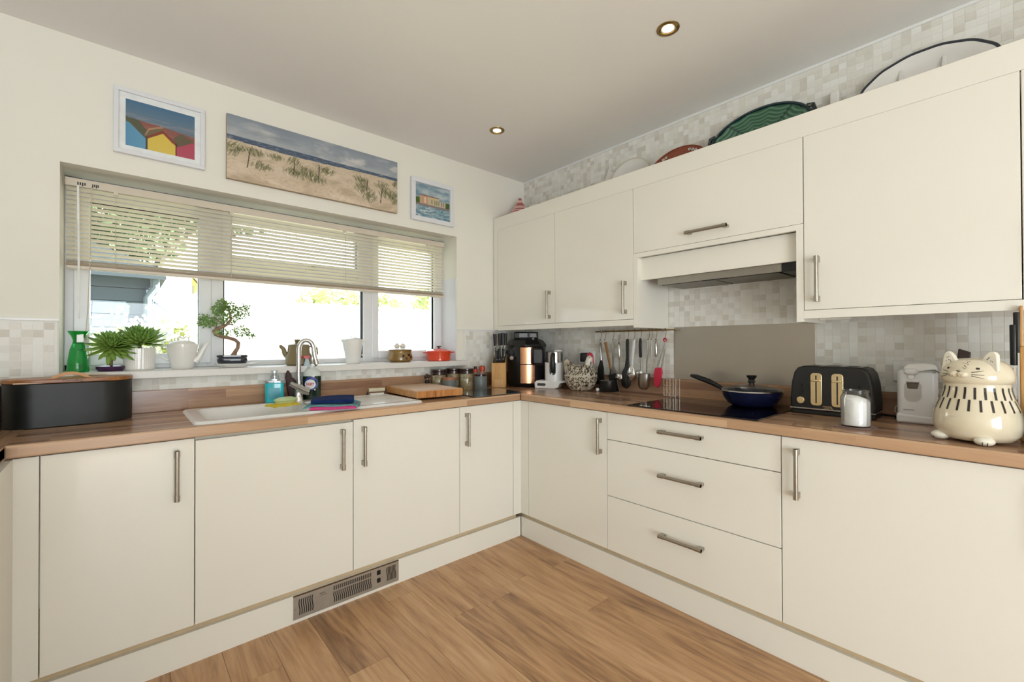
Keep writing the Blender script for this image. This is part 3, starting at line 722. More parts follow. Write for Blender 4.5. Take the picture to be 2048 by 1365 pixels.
# ------------------------------------------------------------------ sink
sk = thing('sink', 'white ceramic sink with drainer set into the worktop', 'sink', ((SX0 + SX1) / 2, (SY0 + SY1) / 2, WZ))
sw, sd = SX1 - SX0, SY1 - SY0
nx, ny = 150, 72
def sdbox(x, y, cx, cy, hx_, hy_, r):
    qx, qy = abs(x - cx) - hx_ + r, abs(y - cy) - hy_ + r
    return math.hypot(max(qx, 0), max(qy, 0)) + min(max(qx, qy), 0) - r
def sinkz(x, y):
    e = -sdbox(x, y, 0, 0, sw/2, sd/2, .035)
    z = .010 * min(1, max(0, e / .008)) ** .5
    for cx, cy, hx_, hy_, dep in ((-.245, -.01, .215, .195, .13), (.07, -.01, .075, .15, .09)):
        d = -sdbox(x, y, cx, cy, hx_, hy_, .05)
        if d > 0: z -= dep * (1 - math.exp(-d / .022)) if d < .15 else dep
    if x > .18 and x < sw/2 - .03 and abs(y) < sd/2 - .045:
        z -= .0035 + .0022 * (math.sin(y * 150) > .2)
    return z
vs = []; 
for j in range(ny + 1):
    for i in range(nx + 1):
        x = -sw/2 + sw * i / nx; y = -sd/2 + sd * j / ny
        k = .035; ax, ay = abs(x) - (sw/2 - k), abs(y) - (sd/2 - k)
        X, Y = x, y
        if ax > 0 and ay > 0:
            m = math.hypot(ax, ay); mm = max(ax, ay)
            if m > 0: X = math.copysign(sw/2 - k + ax * mm / m, x); Y = math.copysign(sd/2 - k + ay * mm / m, y)
        vs.append((X, Y, sinkz(X, Y)))
fs = [(j*(nx+1)+i, j*(nx+1)+i+1, (j+1)*(nx+1)+i+1, (j+1)*(nx+1)+i) for j in range(ny) for i in range(nx)]
me = D.meshes.new('sink_basin'); me.from_pydata(vs, [], fs); mk('basin', me, M['sink'], sk, 60)
MB().lathe([(.0, -.115), (.03, -.114), (.034, -.117)], 20, (-.245, -.01, 0)).obj('drain', M['chrome'], sk)

# tap
tp = thing('mixer_tap', 'chrome swan-neck mixer tap with side lever behind the sink', 'tap', (-1.778, -.108, WZ + .009))
MB().lathe([(.0, 0), (.027, 0), (.027, .004), (.0235, .010), (.0225, .055), (.0235, .080), (.016, .09), (0, .09)], 24).obj('tap_body', M['chrome'], tp)
pts = [(0, 0, .08)] + [(0, 0, z) for z in (.12, .17, .21, .25)]
for a in range(0, 181, 15):
    t = math.radians(a); q = .036 - .036 * math.cos(t); pts.append((q * .95, -q * .40, .278 + .050 * math.sin(t)))
pts += [(.072, -.032, .245), (.078, -.036, .215)]
MB().tube(pts, .0122, 16).obj('spout', M['chrome'], tp)
MB().cyl((.077, -.035, .222), (.082, -.039, .195), .0142, 16).obj('aerator', M['steelpl'], tp)
MB().cyl((.0805, -.038, .1955), (.0822, -.0392, .194), .0125, 16).obj('aerator_mesh', M['gasket'], tp)
MB().cyl((-.006, -.004, .058), (.048, -.022, .050), .0205, 20).obj('cartridge', M['chrome'], tp)
MB().tube([(.040, -.034, .048), (-.002, -.044, .070), (-.056, -.052, .100)], [.019, .0165, .0125], 14, flat=.5).obj('lever', M['steelpl'], tp)

# hand wash
hw_ = thing('soap_bottle', 'square pump bottle of turquoise hand wash behind the sink', 'soap', (-1.893, -.095, WZ + .010), -14); hw_.scale = (1.22, 1.1, 1.10)
MB().prism(rrect(.072, .042, .014), 0, .094, 'z').obj('liquid', M['teal'], hw_, bevel=.004)
MB().prism(rrect(.075, .045, .015), .094, .103, 'z').prism(rrect(.04, .03, .012), .103, .111, 'z').obj('shoulder', M['clear'], hw_)
MB().lathe([(.0, .111), (.016, .111), (.016, .128), (.008, .13), (.007, .142), (.013, .144), (.013, .152), (0, .153)], 18).tube([(0, 0, .148), (0, -.035, .147)], .005, 8).obj('pump', M['clear'], hw_)
MB().box(-.022, .022, -.0235, -.0215, .02, .07).obj('label', mat('teal_label', '2A93A6', .3), hw_, smooth=0)
# plum brush holder
pb = thing('scourer_bottle', 'dark plum angular plastic bottle behind the tap', 'bottle', (-1.797, -.055, WZ + .010), -25)
MB().prism([(-.012, 0), (.04, 0), (.045, .07), (.03, .10), (-.002, .125), (-.012, .163), (-.024, .165), (-.032, .125), (-.022, .06)], -.022, .022, 'y').obj('bottle_body', M['plum'], pb, bevel=.006)
MB().cyl((-.02, 0, .150), (-.024, 0, .172), .009, 12).obj('cap', M['brownlid'], pb)
# Fairy bottle
fa = thing('washing_up_liquid', 'dark green washing-up liquid bottle with white FAIRY label', 'bottle', (-1.700, -.078, WZ + .010), -22); fa.scale = (1.08, 1.05, 1.03)
prof = [(.0, 0), (.040, 0), (.043, .012), (.042, .06), (.044, .11), (.043, .125)]
MB().lathe(prof, 28, sx=1, sy=.62).obj('liquid', M['fairy'], fa)
MB().lathe([(.043, .125), (.0405, .142), (.033, .156), (.018, .166), (.011, .172), (.011, .18), (0, .18)], 28, sx=1, sy=.62).obj('bottle_top', M['fairytop'], fa)
def onface(r, x): return -.62 * math.sqrt(max(0, r * r - x * x)) - .0012
def disc(name, R_, cx, cz, m, off, sx=1, n=28):
    b = MB(); c0 = b.b.verts.new((cx, onface(.0435, cx) - off, cz)); ring = []
    for k in range(n):
        x = cx + R_ * sx * math.cos(2*math.pi*k/n); z = cz + R_ * math.sin(2*math.pi*k/n); ring.append(b.b.verts.new((x, onface(.0435, x) - off, z)))
    for k in range(n): b.b.faces.new((c0, ring[k], ring[(k+1) % n]))
    return b.obj(name, m, fa, smooth=60)
disc('label_swirl', .036, -.002, .086, M['blue'], .0, .9)
disc('label', .0255, -.006, .082, M['labelw'], .0016)
text('FAIRY', .0185, M['red'], fa, (-.006, onface(.0435, 0) - .0034, .082), (math.radians(90), 0, 0), .0004, sx=.78, bold=.0006)
disc('label_spark', .004, .016, .052, M['labelw'], .002)
# spray bottle behind it on the sill side
sb = thing('spray_bottle', 'pale blue spray bottle top with red trigger behind the tap', 'bottle', (-1.718, -.047, WZ + .010), -10)
MB().lathe([(0, 0), (.024, 0), (.026, .02), (.026, .15), (.022, .17), (.010, .215), (.009, .225), (0, .225)], 20, sx=1, sy=.8).obj('bottle_body', mat('pale_blue_plastic', 'B8C9D2', .25), sb)
MB().box(-.018, .016, -.009, .009, .225, .243).tube([(-.018, 0, .237), (-.03, 0, .236)], .005, 8).obj('trigger', mat('coral_red_plastic', 'C75450', .4), sb, bevel=.003)

# sponge + scrubber
sp = thing('dish_cloth', 'yellow cleaning cloth lying on the sink front', 'cloth', (-1.905, -.30, WZ + .0105), 18)
def sheet(w, d, th, nx_, ny_, f, name, m, parent, loc=(0, 0, 0), rz=0):
    b = MB(); g = [[b.b.verts.new((-w/2 + w * i / nx_, -d/2 + d * j / ny_, f(i / nx_, j / ny_))) for i in range(nx_ + 1)] for j in range(ny_ + 1)]
    g2 = [[b.b.verts.new((v.co.x, v.co.y, v.co.z + th)) for v in r] for r in g]
    for j in range(ny_):
        for i in range(nx_):
            b.b.faces.new((g[j][i], g[j+1][i], g[j+1][i+1], g[j][i+1])); b.b.faces.new((g2[j][i], g2[j][i+1], g2[j+1][i+1], g2[j+1][i]))
    for j in range(ny_):
        b.b.faces.new((g[j][0], g2[j][0], g2[j+1][0], g[j+1][0])); b.b.faces.new((g[j][nx_], g[j+1][nx_], g2[j+1][nx_], g2[j][nx_]))
    for i in range(nx_):
        b.b.faces.new((g[0][i], g[0][i+1], g2[0][i+1], g2[0][i])); b.b.faces.new((g[ny_][i], g2[ny_][i], g2[ny_][i+1], g[ny_][i+1]))
    o = b.obj(name, m, parent, smooth=50, bevel=0); o.location = loc; o.rotation_euler = (0, 0, math.radians(rz)); return o
sheet(.125, .085, .010, 12, 8, lambda u, v: .002 + .003 * abs(math.sin(u * 7 + v * 3)), 'cloth', M['yellow'], sp)
sr = thing('scrubbing_brush', 'pale green oval scrubbing brush on the yellow cloth', 'brush', (-1.885, -.275, WZ + .026), 10)
MB().lathe([(0, .006), (.052, .006), (.057, .012), (.054, .020), (.03, .027), (0, .028)], 26, sx=1, sy=.55).obj('brush_back', M['palegreen'], sr)
MB().lathe([(.0, -.002), (.048, -.002), (.050, .007)], 26, sx=1, sy=.55, fn=lambda a, z: 1 + .03 * math.sin(a * 26)).obj('bristles', mat('pale_yellow_bristles', 'C9C98A', .8), sr)
# cloths
c1 = thing('folded_cloth', 'pink and teal folded dish cloth on the sink edge', 'cloth', (-1.735, -.505, WZ + .0108), -26)
sheet(.200, .155, .012, 16, 10, lambda u, v: .0005 + .001 * math.sin(u * 9 + v * 4), 'pink_fold', M['pink'], c1, (.01, -.01, .001))
sheet(.245, .19, .005, 18, 12, lambda u, v: .0150 + .002 * math.sin(u * 8 - v * 5) - (.011 * max(0, .2 - u) / .2) - .010 * max(0, u - .86) / .14, 'teal_fold', M['tealcloth'], c1, (-.002, .018, 0))
c3 = thing('folded_cloth', 'navy blue folded cloth on top of the teal one', 'cloth', (-1.722, -.475, WZ + .0345), -22)
sheet(.19, .14, .015, 14, 10, lambda u, v: .001 + .005 * max(0, math.sin(u * 3.1)) * v + .006 * max(0, v - .8) / .2 * u, 'cloth', M['navy'], c3)
# nail brush
nb = thing('nail_brush', 'cream nail brush with rolled handle at the back of the drainer', 'brush', (-1.338, -.115, WZ + .0075), -8)
MB().box(-.042, .042, -.014, .014, .0, .013).obj('bristles', M['white'], nb, smooth=0, bevel=.003)
MB().tube([(-.048, 0, .031), (.048, 0, .031)], .0115, 14).obj('brush_back', M['cream'], nb)
MB().tube([(-.046, .004, .012), (-.058, .012, .0), (-.046, .004, .031)], .003, 8).tube([(.046, .004, .012), (.062, .008, .022), (.050, .004, .036)], .003, 8).obj('wire_ends', M['gasket'], nb)

# chopping board and glass saver
cb = thing('chopping_board', 'thick worn wooden chopping board beside the sink', 'chopping board', (-1.106, -.262, WZ + .011), -4)
MB().box(-.148, .148, -.23, .225, 0, .040).obj('board', M['board'], cb, smooth=0, bevel=.004)
MB().box(-.143, .143, -.225, .22, .040, .0412).obj('worn_top', M['boardtop'], cb, smooth=0)
MB().box(-.145, .145, -.2312, -.230, .002, .038).obj('end_grain', M['boardend'], cb, smooth=0)
for x in (-.12, .12):
    for y in (-.19, .19): MB().cyl((x, y, -.0005), (x, y, -.0), .01, 8).obj('foot', M['black'], cb)
gs = thing('worktop_saver', 'dark glass worktop saver between chopping board and corner', 'worktop saver', (-.757, -.40, WZ), 0)
MB().prism([(-.195, -.20), (.165, -.20), (.235, .12), (-.16, .12)], .003, .007, 'z').obj('glass_sheet', mat('smoked_glass', '4B5255', .05, var=.03, spec=.8, coat=.6), gs, smooth=0, bevel=.001)
for x, y in ((-.15, -.17), (.13, -.17), (.19, .09), (-.14, .09)): MB().cyl((x, y, 0), (x, y, .003), .008, 10).obj('foot', M['black'], gs)

# ------------------------------------------------------------------ jars in the corner
jx = thing('small_bottle', 'small dark bottle with knobbly maroon stopper beside the herb jars', 'bottle', (-.962, -.07, WZ))
MB().lathe([(0, 0), (.016, 0), (.017, .01), (.017, .065), (.010, .075), (0, .075)], 16).obj('bottle_body', M['black'], jx)
MB().lathe([(.010, .075), (.012, .08), (.012, .084)], 14).obj('collar', M['steelpl'], jx)
MB().ball((-.009, 0, .096), .013, 10, 6).ball((.009, 0, .098), .013, 10, 6).ball((0, .002, .107), .010, 10, 6).obj('stopper', M['brownlid'], jx)
def jarthing(name, label, x, y, r, h, lidh, bm_, lm, extra=1.06, group='storage jars in the corner'):
    t = thing(name, label, 'jar', (x, y, WZ), group=group)
    MB().lathe([(0, 0), (r * .95, 0), (r, .004), (r, h - .004), (r * .95, h), (0, h)], 28).obj('jar_body', bm_, t)
    MB().lathe([(0, h), (r * extra, h), (r * extra, h + lidh * .55), (r * extra * .92, h + lidh * .6), (r * extra, h + lidh * .7), (r * extra, h + lidh * .95), (r * .95, h + lidh), (0, h + lidh)], 28).obj('lid', lm, t)
    return t
def herbmat():
    k = NT('jar_of_herbs'); g = k.n('TexCoord'); nz = k.n('TexNoise', i_Scale=38.0, i_Detail=3.0, i_Distortion=1.5); k.l(g.outputs['Object'], nz.inputs['Vector'])
    k.l(k.ramp(nz.outputs[0], [(.35, hexc('7B6A4A')), (.5, hexc('A08E6C')), (.62, hexc('8B8A6E')), (.7, hexc('CFC7AE'))]), k.p.inputs['Base Color']); k.p.inputs['Roughness'].default_value = .15; k.p.inputs['Coat Weight'].default_value = .5; return k.m
HM = herbmat()
jarthing('herb_jar', 'patterned herb jar behind the left grey tin', -.875, -.075, .048, .105, .038, HM, M['brownlid'])
jarthing('herb_jar', 'patterned herb jar between the two grey tins', -.755, -.075, .048, .110, .036, HM, M['brownlid'])
jarthing('herb_jar', 'patterned herb jar just left of the right grey tin', -.715, -.175, .046, .112, .036, HM, M['brownlid'])
jarthing('storage_tin', 'slate grey tin with copper coloured lid behind the chopping board', -.865, -.19, .047, .078, .014, M['grey'], M['copperlid'], .98)
jarthing('storage_tin', 'slate grey tin with dark lid beside the knife block', -.655, -.255, .044, .096, .014, M['grey'], M['brownlid'], .98)
def mill(label, x, y, kind):
    t = thing('spice_mill', label, 'spice mill', (x, y, WZ), group='spice mills')
    MB().lathe([(0, 0), (.020, 0), (.021, .01), (.021, .10), (.017, .115), (0, .115)], 16).obj('mill_glass', mat('rosy_glass', 'A9806E', .12, coat=.4), t)
    if kind:
        MB().lathe([(.017, .115), (.022, .118), (.022, .148), (.018, .152), (0, .152)], 16).obj('mill_cap', M['redlid'], t)
    else:
        MB().lathe([(.017, .112), (.020, .113), (.020, .132), (0, .133)], 16).obj('mill_cap', M['redlid'], t)
        MB().lathe([(.011, .133), (.011, .152), (0, .153)], 14).obj('mill_top', M['black'], t)
mill('spice mill with red collar and narrow black top behind the grey tin', -.565, -.075, 0)
mill('spice mill with broad red cap left of the knife block', -.500, -.072, 1)

# knife block
kb = thing('knife_block', 'bamboo knife block full of black handled knives', 'knife block', (-.468, -.225, WZ), -43)
MB().prism([(-.0, 0), (.13, 0), (.165, .225), (-.012, .178)][::1], -.052, .052, 'x').obj('block', M['bamboo'], kb, smooth=0, bevel=.004)
MB().box(-.033, .033, -.004, .002, .002, .105).obj('front_panel', wood('bamboo_light', [(.3, 'CD9A5E'), (.7, 'DDB077')], 'z', 2.0, .4), kb, smooth=0, bevel=.002)
MB().prism([(-.004, .1805), (.156, .2232), (.153, .2275), (-.007, .1855)], -.044, .044, 'x').obj('slotted_insert', M['black'], kb, smooth=0)
def knife(x, y, z, L, r, tilt, sc=False):
    k = thing('kitchen_knife', '', 'knife', (0, 0, 0)); return k
dirv = Vector((0, -.28, .96)).normalized()
knf = [(-.030, .105, .115, .0115, 'tall kitchen knife at the left back of the block'), (.002, .11, .12, .0125, 'large kitchen knife at the middle back of the block'), (.016, .128, .12, .0115, 'large kitchen knife just right of the middle one'), (.040, .12, .118, .0115, 'tall kitchen knife at the right back of the block'),
       (-.018, .045, .085, .009, 'small kitchen knife at the front left of the block'), (.0, .05, .10, .009, 'middle sized kitchen knife in the front row'), (.030, .055, .095, .009, 'small kitchen knife at the front right of the block')]
Mk = Matrix.Translation((-.468, -.225, WZ)) @ Matrix.Rotation(math.radians(-43), 4, 'Z')
for x, y, L, r, lb in knf:
    zt_ = .185 + (y) * .27; base = Vector((x, y, zt_)); gap = .088 if L > .112 else .006
    lean = Vector((x * .9, -.10, 1)).normalized()
    t = thing('kitchen_knife', 'black handled ' + lb, 'knife', Mk @ base, -43, 'knives in the bamboo block')
    MB().tube([(0, 0, -.03), lean * gap], .005, 6, flat=2.0).obj('blade', M['steelpl'], t)
    MB().tube([lean * gap, lean * (gap + L * .3), lean * (gap + L * .75), lean * (gap + L - .03)], [r * .85, r * .95, r * 1.1, r * .95], 12, flat=.75).obj('handle', M['black'], t)
    MB().cyl(lean * gap, lean * (gap - .004), r * .95, 10).obj('bolster', M['steelpl'], t)

# multicooker
mc = thing('multi_cooker', 'tall black and copper pressure cooker under the wall cabinet', 'cooker', (-.212, -.242, WZ), -45)
MB().lathe([(0, 0), (.125, 0), (.135, .01), (.142, .03), (.142, .298), (.138, .306), (0, .306)], 40).obj('base', M['black'], mc)
b = MB(); n = 20
for z0, z1 in ((.030, .163), (.169, .288)):
    for k in range(n):
        a0 = math.radians(-90 - 16 + 42 * k / n); a1 = math.radians(-90 - 16 + 42 * (k + 1) / n); r_ = .1445
        b.quad((r_ * math.cos(a0), r_ * math.sin(a0), z0), (r_ * math.cos(a1), r_ * math.sin(a1), z0), (r_ * math.cos(a1), r_ * math.sin(a1), z1), (r_ * math.cos(a0), r_ * math.sin(a0), z1))
b.obj('copper_band', M['copper'], mc, smooth=50)
MB().lathe([(.146, .289), (.152, .295), (.150, .310), (.126, .340), (.09, .355), (0, .358)], 8).obj('lid', M['black'], mc, smooth=15, bevel=.006)
MB().box(-.09, .09, -.05, .06, .352, .403).obj('lid_handle', M['black'], mc, bevel=.008)
MB().box(-.050, .010, -.054, -.049, .364, .394).box(.028, .074, -.054, -.049, .366, .392).obj('label', mat('grey_print', '8A8D8E', .4), mc, smooth=0)
MB().box(.040, .135, -.168, -.10, .16, .292).obj('control_panel', M['black'], mc, bevel=.02)
MB().tube([(-.135, -.05, .255), (-.105, -.118, .252)], .016, 12).cyl((-.108, -.122, .215), (-.103, -.135, .213), .018, 14).obj('side_handle', M['black'], mc)
MB().cyl((-.103, -.134, .214), (-.101, -.140, .213), .0135, 14).obj('knob', M['steelpl'], mc)
MB().cyl((.052, -.085, .31), (.052, -.085, .362), .010, 10).obj('steam_valve', M['grey'], mc)

# white one-cup machine
kt = thing('hot_drinks_machine', 'white and steel drinks machine with grey handle left of the hen', 'appliance', (-.205, -.49, WZ), -62)
MB().prism([(-.105, .004), (-.10, -.0), (.04, 0), (.062, .006), (.078, .038), (.125, .046), (.125, .055), (-.09, .055), (-.108, .040)], -.055, .055, 'y').obj('base', M['whitepl'], kt, bevel=.008)
MB().prism(rrect(.062, .018, .008, 4, -.055, .028), -.0565, -.055, 'y').obj('control_strip', mat('dark_control_strip', '4A4642', .3), kt)
MB().lathe([(0, .05), (.066, .05), (.066, .182), (.0, .182)], 32, (.022, .005, 0)).obj('body', M['whitepl'], kt)
MB().lathe([(0, .182), (.060, .182), (.060, .256), (.057, .26), (0, .26)], 32, (.026, .005, 0)).obj('steel_jug', M['steelpl'], kt)
MB().lathe([(0, .26), (.028, .26), (.028, .27), (0, .272)], 20, (.045, .02, 0)).obj('lid_button', M['whitepl'], kt)
MB().tube([(.034, -.060, .245), (.034, -.078, .22), (.034, -.077, .14), (.034, -.064, .118)], [.015, .018, .018, .016], 12, flat=1.0).obj('handle', M['utblack'], kt)
MB().prism(rrect(.044, .10, .020, 5, .028, .145), -.0605, -.050, 'y').obj('handle_recess', mat('dark_grey_plastic', '4C4F4B', .35), kt)

# hen
hn = thing('ceramic_hen', 'black and white speckled ceramic hen with red comb', 'ornament', (-.185, -.745, WZ), -70)
def paintmesh(me, fn):
    ca = me.color_attributes.new('Col', 'FLOAT_COLOR', 'POINT'); buf = []
    for v in me.vertices: c = lin(fn(v.co)); buf += [c[0], c[1], c[2], 1]
    ca.data.foreach_set('color', buf)
def feather(s1, s2, seed):
    def f(p):
        a = math.atan2(p.y, p.x); q = math.sin(a * s1 + 3 * math.sin(p.z * s2)) * math.sin(p.z * s2 * 2.2 + a * 4)
        n_ = noise.noise(Vector((p.x * 60, p.y * 60, p.z * 90 + seed)))
        return hx('2A2622') if q + n_ * 1.1 > .12 else mixc(hx('D8CDB9'), hx('B9A98F'), .5 + n_)
    return f
b = MB().lathe([(0, 0), (.055, 0), (.072, .008), (.094, .035), (.108, .07), (.111, .095), (.106, .10), (0, .10)], 96, sx=1.0, sy=.78)
bmesh.ops.subdivide_edges(b.b, edges=[e for e in b.b.edges if abs(e.verts[0].co.z - e.verts[1].co.z) > .01], cuts=9)
o = b.obj('basket_base', M['printcer'], hn, smooth=60); paintmesh(o.data, feather(40, 120, 1))
b = MB().lathe([(.110, .098), (.111, .106), (.100, .125), (.080, .145), (.055, .162), (.02, .172), (0, .173)], 96, sx=1.0, sy=.76)
bmesh.ops.subdivide_edges(b.b, edges=[e for e in b.b.edges if abs(e.verts[0].co.z - e.verts[1].co.z) > .004], cuts=4)
for v in b.b.verts:
    x = v.co.x
    if x < -.02: v.co.z += .9 * (-x - .02) * max(0, (v.co.z - .105)) / .05 * .55
    if x > .01: v.co.z += .35 * (x - .01) * max(0, (v.co.z - .105)) / .05
o = b.obj('lid_body', M['printcer'], hn, smooth=60); paintmesh(o.data, feather(30, 84, 5))
b = MB().tube([(-.065, 0, .12), (-.088, 0, .16), (-.098, 0, .195), (-.090, 0, .208)], [.045, .034, .022, .008], 24, flat=.45)
bmesh.ops.subdivide_edges(b.b, edges=b.b.edges, cuts=3)
o = b.obj('tail', M['printcer'], hn, smooth=60); paintmesh(o.data, feather(9, 70, 9))
b = MB().tube([(.045, 0, .135), (.052, 0, .165), (.060, 0, .195), (.064, 0, .222), (.062, 0, .236)], [.050, .036, .026, .022, .006], 28, flat=.8)
bmesh.ops.subdivide_edges(b.b, edges=b.b.edges, cuts=2)
o = b.obj('neck', M['printcer'], hn, smooth=60)
paintmesh(o.data, lambda p: hx('E6DED0') if p.z > .185 + .012 * math.sin(p.y * 300) else (hx('2A2622') if math.sin(p.y * 260 + p.x * 120) * math.sin(p.z * 130) > .0 else hx('D9CEBC')))
MB().prism([(.045, .225), (.050, .250), (.062, .258), (.078, .252), (.088, .235), (.091, .205), (.088, .180), (.076, .178), (.076, .198), (.080, .218), (.072, .236), (.060, .240)], -.006, .006, 'y').obj('comb', mat('crimson_glaze', 'B92A45', .25, coat=.3), hn, bevel=.003)
MB().prism([(.084, .214), (.084, .206), (.100, .207)], -.005, .005, 'y').obj('beak', M['cream'], hn)
for s_ in (-1, 1): MB().ball((.068, s_ * .0185, .222), .003, 8, 6).obj('eye', M['catblack'], hn)
MB().lathe([(.108, .096), (.1135, .100), (.108, .105)], 64, sx=1.0, sy=.78).obj('rim_band', mat('hen_rim', 'D9CFBB', .3), hn)
bk = thing('power_plug', 'black plug in the socket behind the ceramic hen', 'plug', (-.02, -.66, 1.132))
MB().box(-.035, .0, -.032, .032, -.032, .032).obj('plug_body', M['black'], bk, bevel=.008)
MB().box(0, .012, -.075, .075, -.045, .045).obj('socket_plate', M['whitepl'], bk, bevel=.003)

# ------------------------------------------------------------------ utensil rail
RX, RZ = -.045, 1.310
rl = thing('utensil_rail', 'bronze utensil rail fixed under the wall cabinets', 'rail', (RX, -1.055, RZ))
MB().cyl((0, .291, 0), (0, -.291, 0), .0048, 10).obj('rail_bar', M['brass'], rl)
for y in (.245, -.215): MB().cyl((0, y, 0), (.036, y, 0), .0055, 10).ball((0, y, 0), .0085, 10, 8).obj('bracket', M['steelpl'], rl)
MB().ball((0, -.291, 0), .0065, 10, 8).obj('end_cap', M['brass'], rl)
def ypx(px):  # y on the rail plane for a column of the photograph
    a = (px - 1024) / FPX; d = _F2 + _R3 * a; t = (RX - cam.location.x) / d.x; return cam.location.y + t * d.y
def utensil(name, label, px, tilt=0):
    y = ypx(px); hk = thing('s_hook', 'small bronze hook on the rail holding the ' + label.split(' hanging')[0], 'hook', (RX, y, RZ), -90, 'hooks on the utensil rail')
    MB().tube([(0, -.006, -.002), (0, -.005, .006), (0, .002, .008), (0, .007, .0), (0, .004, -.022), (0, -.002, -.040), (0, -.008, -.046), (0, -.012, -.040)], .0013, 6).obj('hook_wire', M['brass'], hk)
    k_ = {'ladle': 1.42, 'tongs': 1.32, 'peeler': 1.3}.get(name, 1.26); hk.scale = (1.2, 1.2, 1.3)
    t = thing(name, label, 'utensil', (RX - .006, y, RZ - .056), -90, 'utensils hanging from the rail'); t.rotation_euler = (0, math.radians(tilt), math.radians(-90)); t.scale = (k_, 1.1, k_); return t
def ring(b, z, r=.006, w=.0016): 
    b.tube([(r * math.cos(a), 0, z + r * math.sin(a)) for a in [2*math.pi*k/12 for k in range(13)]], w, 6, cap=False); return b
t = utensil('spatula', 'steel handled black spatula hanging first from the left', 1202, -2)
ring(MB(), -.008).tube([(0, 0, -.014), (0, 0, -.02), (0, 0, -.11)], [.003, .0068, .0068], 12).obj('handle', M['steelpl'], t)
MB().prism([(-.003, -.105), (.006, -.105), (.016, -.150), (.018, -.24), (-.035, -.24), (-.022, -.150)], -.003, .003, 'y').obj('blade', M['utblack'], t, bevel=.001)
t = utensil('wooden_spoon', 'wooden handled black turner hanging second from the left', 1211, -13)
MB().tube([(0, 0, -.012), (0, 0, -.16)], [.0085, .0065], 12, flat=.7).obj('handle', M['utwood'], t)
MB().tube([(0, 0, -.155), (0, 0, -.19)], .0055, 10).box(-.022, .03, -.004, .004, -.29, -.185).obj('blade', M['utblack'], t, bevel=.004)
t = utensil('fish_slice', 'slim grey slotted slice hanging third from the left', 1227)
MB().tube([(0, 0, -.006), (0, 0, -.06), (0, 0, -.14)], [.006, .009, .004], 10, flat=.25).obj('handle', M['steel'], t)
MB().prism([(-.003, -.135), (.003, -.135), (.024, -.175), (.024, -.20), (-.024, -.20), (-.024, -.175)], -.001, .001, 'y').obj('blade', M['steel'], t)
t = utensil('potato_masher', 'steel potato masher hanging fourth from the left', 1239)
ring(MB(), -.006).tube([(0, 0, -.012), (0, 0, -.02), (0, 0, -.09), (0, 0, -.10)], [.003, .007, .007, .004], 12).tube([(0, 0, -.10), (0, 0, -.18)], .003, 8).obj('handle', M['steelpl'], t)
MB().lathe([(0, -.205), (.028, -.205), (.030, -.20), (.022, -.18), (.004, -.178)], 20, sx=1, sy=.5).ball((0, -.012, -.196), .007, 8, 6).obj('head', M['chrome'], t)
t = utensil('spatula', 'large black nylon spoon hanging fifth from the left', 1256)
MB().tube([(0, 0, .004), (0, 0, -.02), (0, 0, -.09), (-.003, 0, -.15)], [.008, .0105, .0095, .016], 14, flat=.45).tube([(-.003, 0, -.145), (-.008, 0, -.17), (-.010, 0, -.20), (-.008, 0, -.235), (-.004, 0, -.25)], [.016, .026, .032, .026, .006], 18, flat=.35).obj('spoon', M['utblack'], t)
t = utensil('serving_spoon', 'bright steel slotted spoon hanging sixth from the left', 1269, 6)
MB().tube([(0, 0, .004), (0, 0, -.06), (0, 0, -.135)], [.0085, .008, .0045], 12, flat=.35).obj('handle', M['whitepl'], t)
MB().tube([(0, 0, -.13), (0, 0, -.15), (0, -.003, -.178), (0, 0, -.20), (0, 0, -.21)], [.006, .020, .026, .019, .004], 18, flat=.45).obj('bowl', M['chrome'], t)
t = utensil('skimmer', 'black gripped steel ladle hanging seventh from the left', 1282)
MB().tube([(0, 0, .006), (0, 0, -.01), (0, 0, -.085), (0, 0, -.09)], [.006, .009, .0085, .006], 12, flat=.7).obj('handle', M['black'], t)
MB().tube([(0, 0, -.088), (0, 0, -.16)], .0045, 10, flat=.5).tube([(0, 0, -.155), (-.012, 0, -.17), (-.012, 0, -.19)], [.006, .02, .012], 14, flat=.5).obj('shank', M['steelpl'], t)
t = utensil('ladle', 'grey steel ladle with a cylindrical cup hanging eighth from the left', 1298, 3)
MB().tube([(0, 0, .0), (.001, 0, -.05), (-.004, 0, -.10), (-.001, 0, -.145)], [.005, .0055, .004, .004], 10, flat=.4).obj('handle', M['steelpl'], t)
MB().lathe([(0, -.222), (.015, -.219), (.025, -.205), (.027, -.165), (.0275, -.150), (.0255, -.150), (.024, -.20), (0, -.21)], 24, (-.011, -.006, 0)).obj('cup', M['steel'], t)
t = utensil('skewer', 'fine steel skewer handle hanging ninth from the left', 1304, 0)
MB().tube([(0, 0, .0), (.004, 0, -.12)], .0016, 6).tube([(.0, 0, -.002), (-.003, 0, -.12)], .0016, 6).obj('wires', M['steelpl'], t)
t = utensil('peeler', 'slim steel handled peeler hanging tenth from the left', 1313)
ring(MB(), -.005, .005).tube([(0, 0, -.01), (0, 0, -.02), (0, 0, -.075), (0, 0, -.082)], [.003, .0065, .0065, .004], 12).obj('handle', M['steelpl'], t)
t = utensil('tongs', 'steel tongs with raspberry red tips hanging rightmost', 1331, 4)
ring(MB(), -.003, .0075, .0028).obj('hanging_loop', M['pinkred'], t)
MB().tube([(0, 0, -.012), (-.010, 0, -.05), (-.032, 0, -.14)], [.006, .005, .0045], 10, flat=.5).tube([(0, 0, -.012), (.002, 0, -.05), (-.010, 0, -.14)], [.006, .005, .0045], 10, flat=.5).obj('arms', M['steelpl'], t)
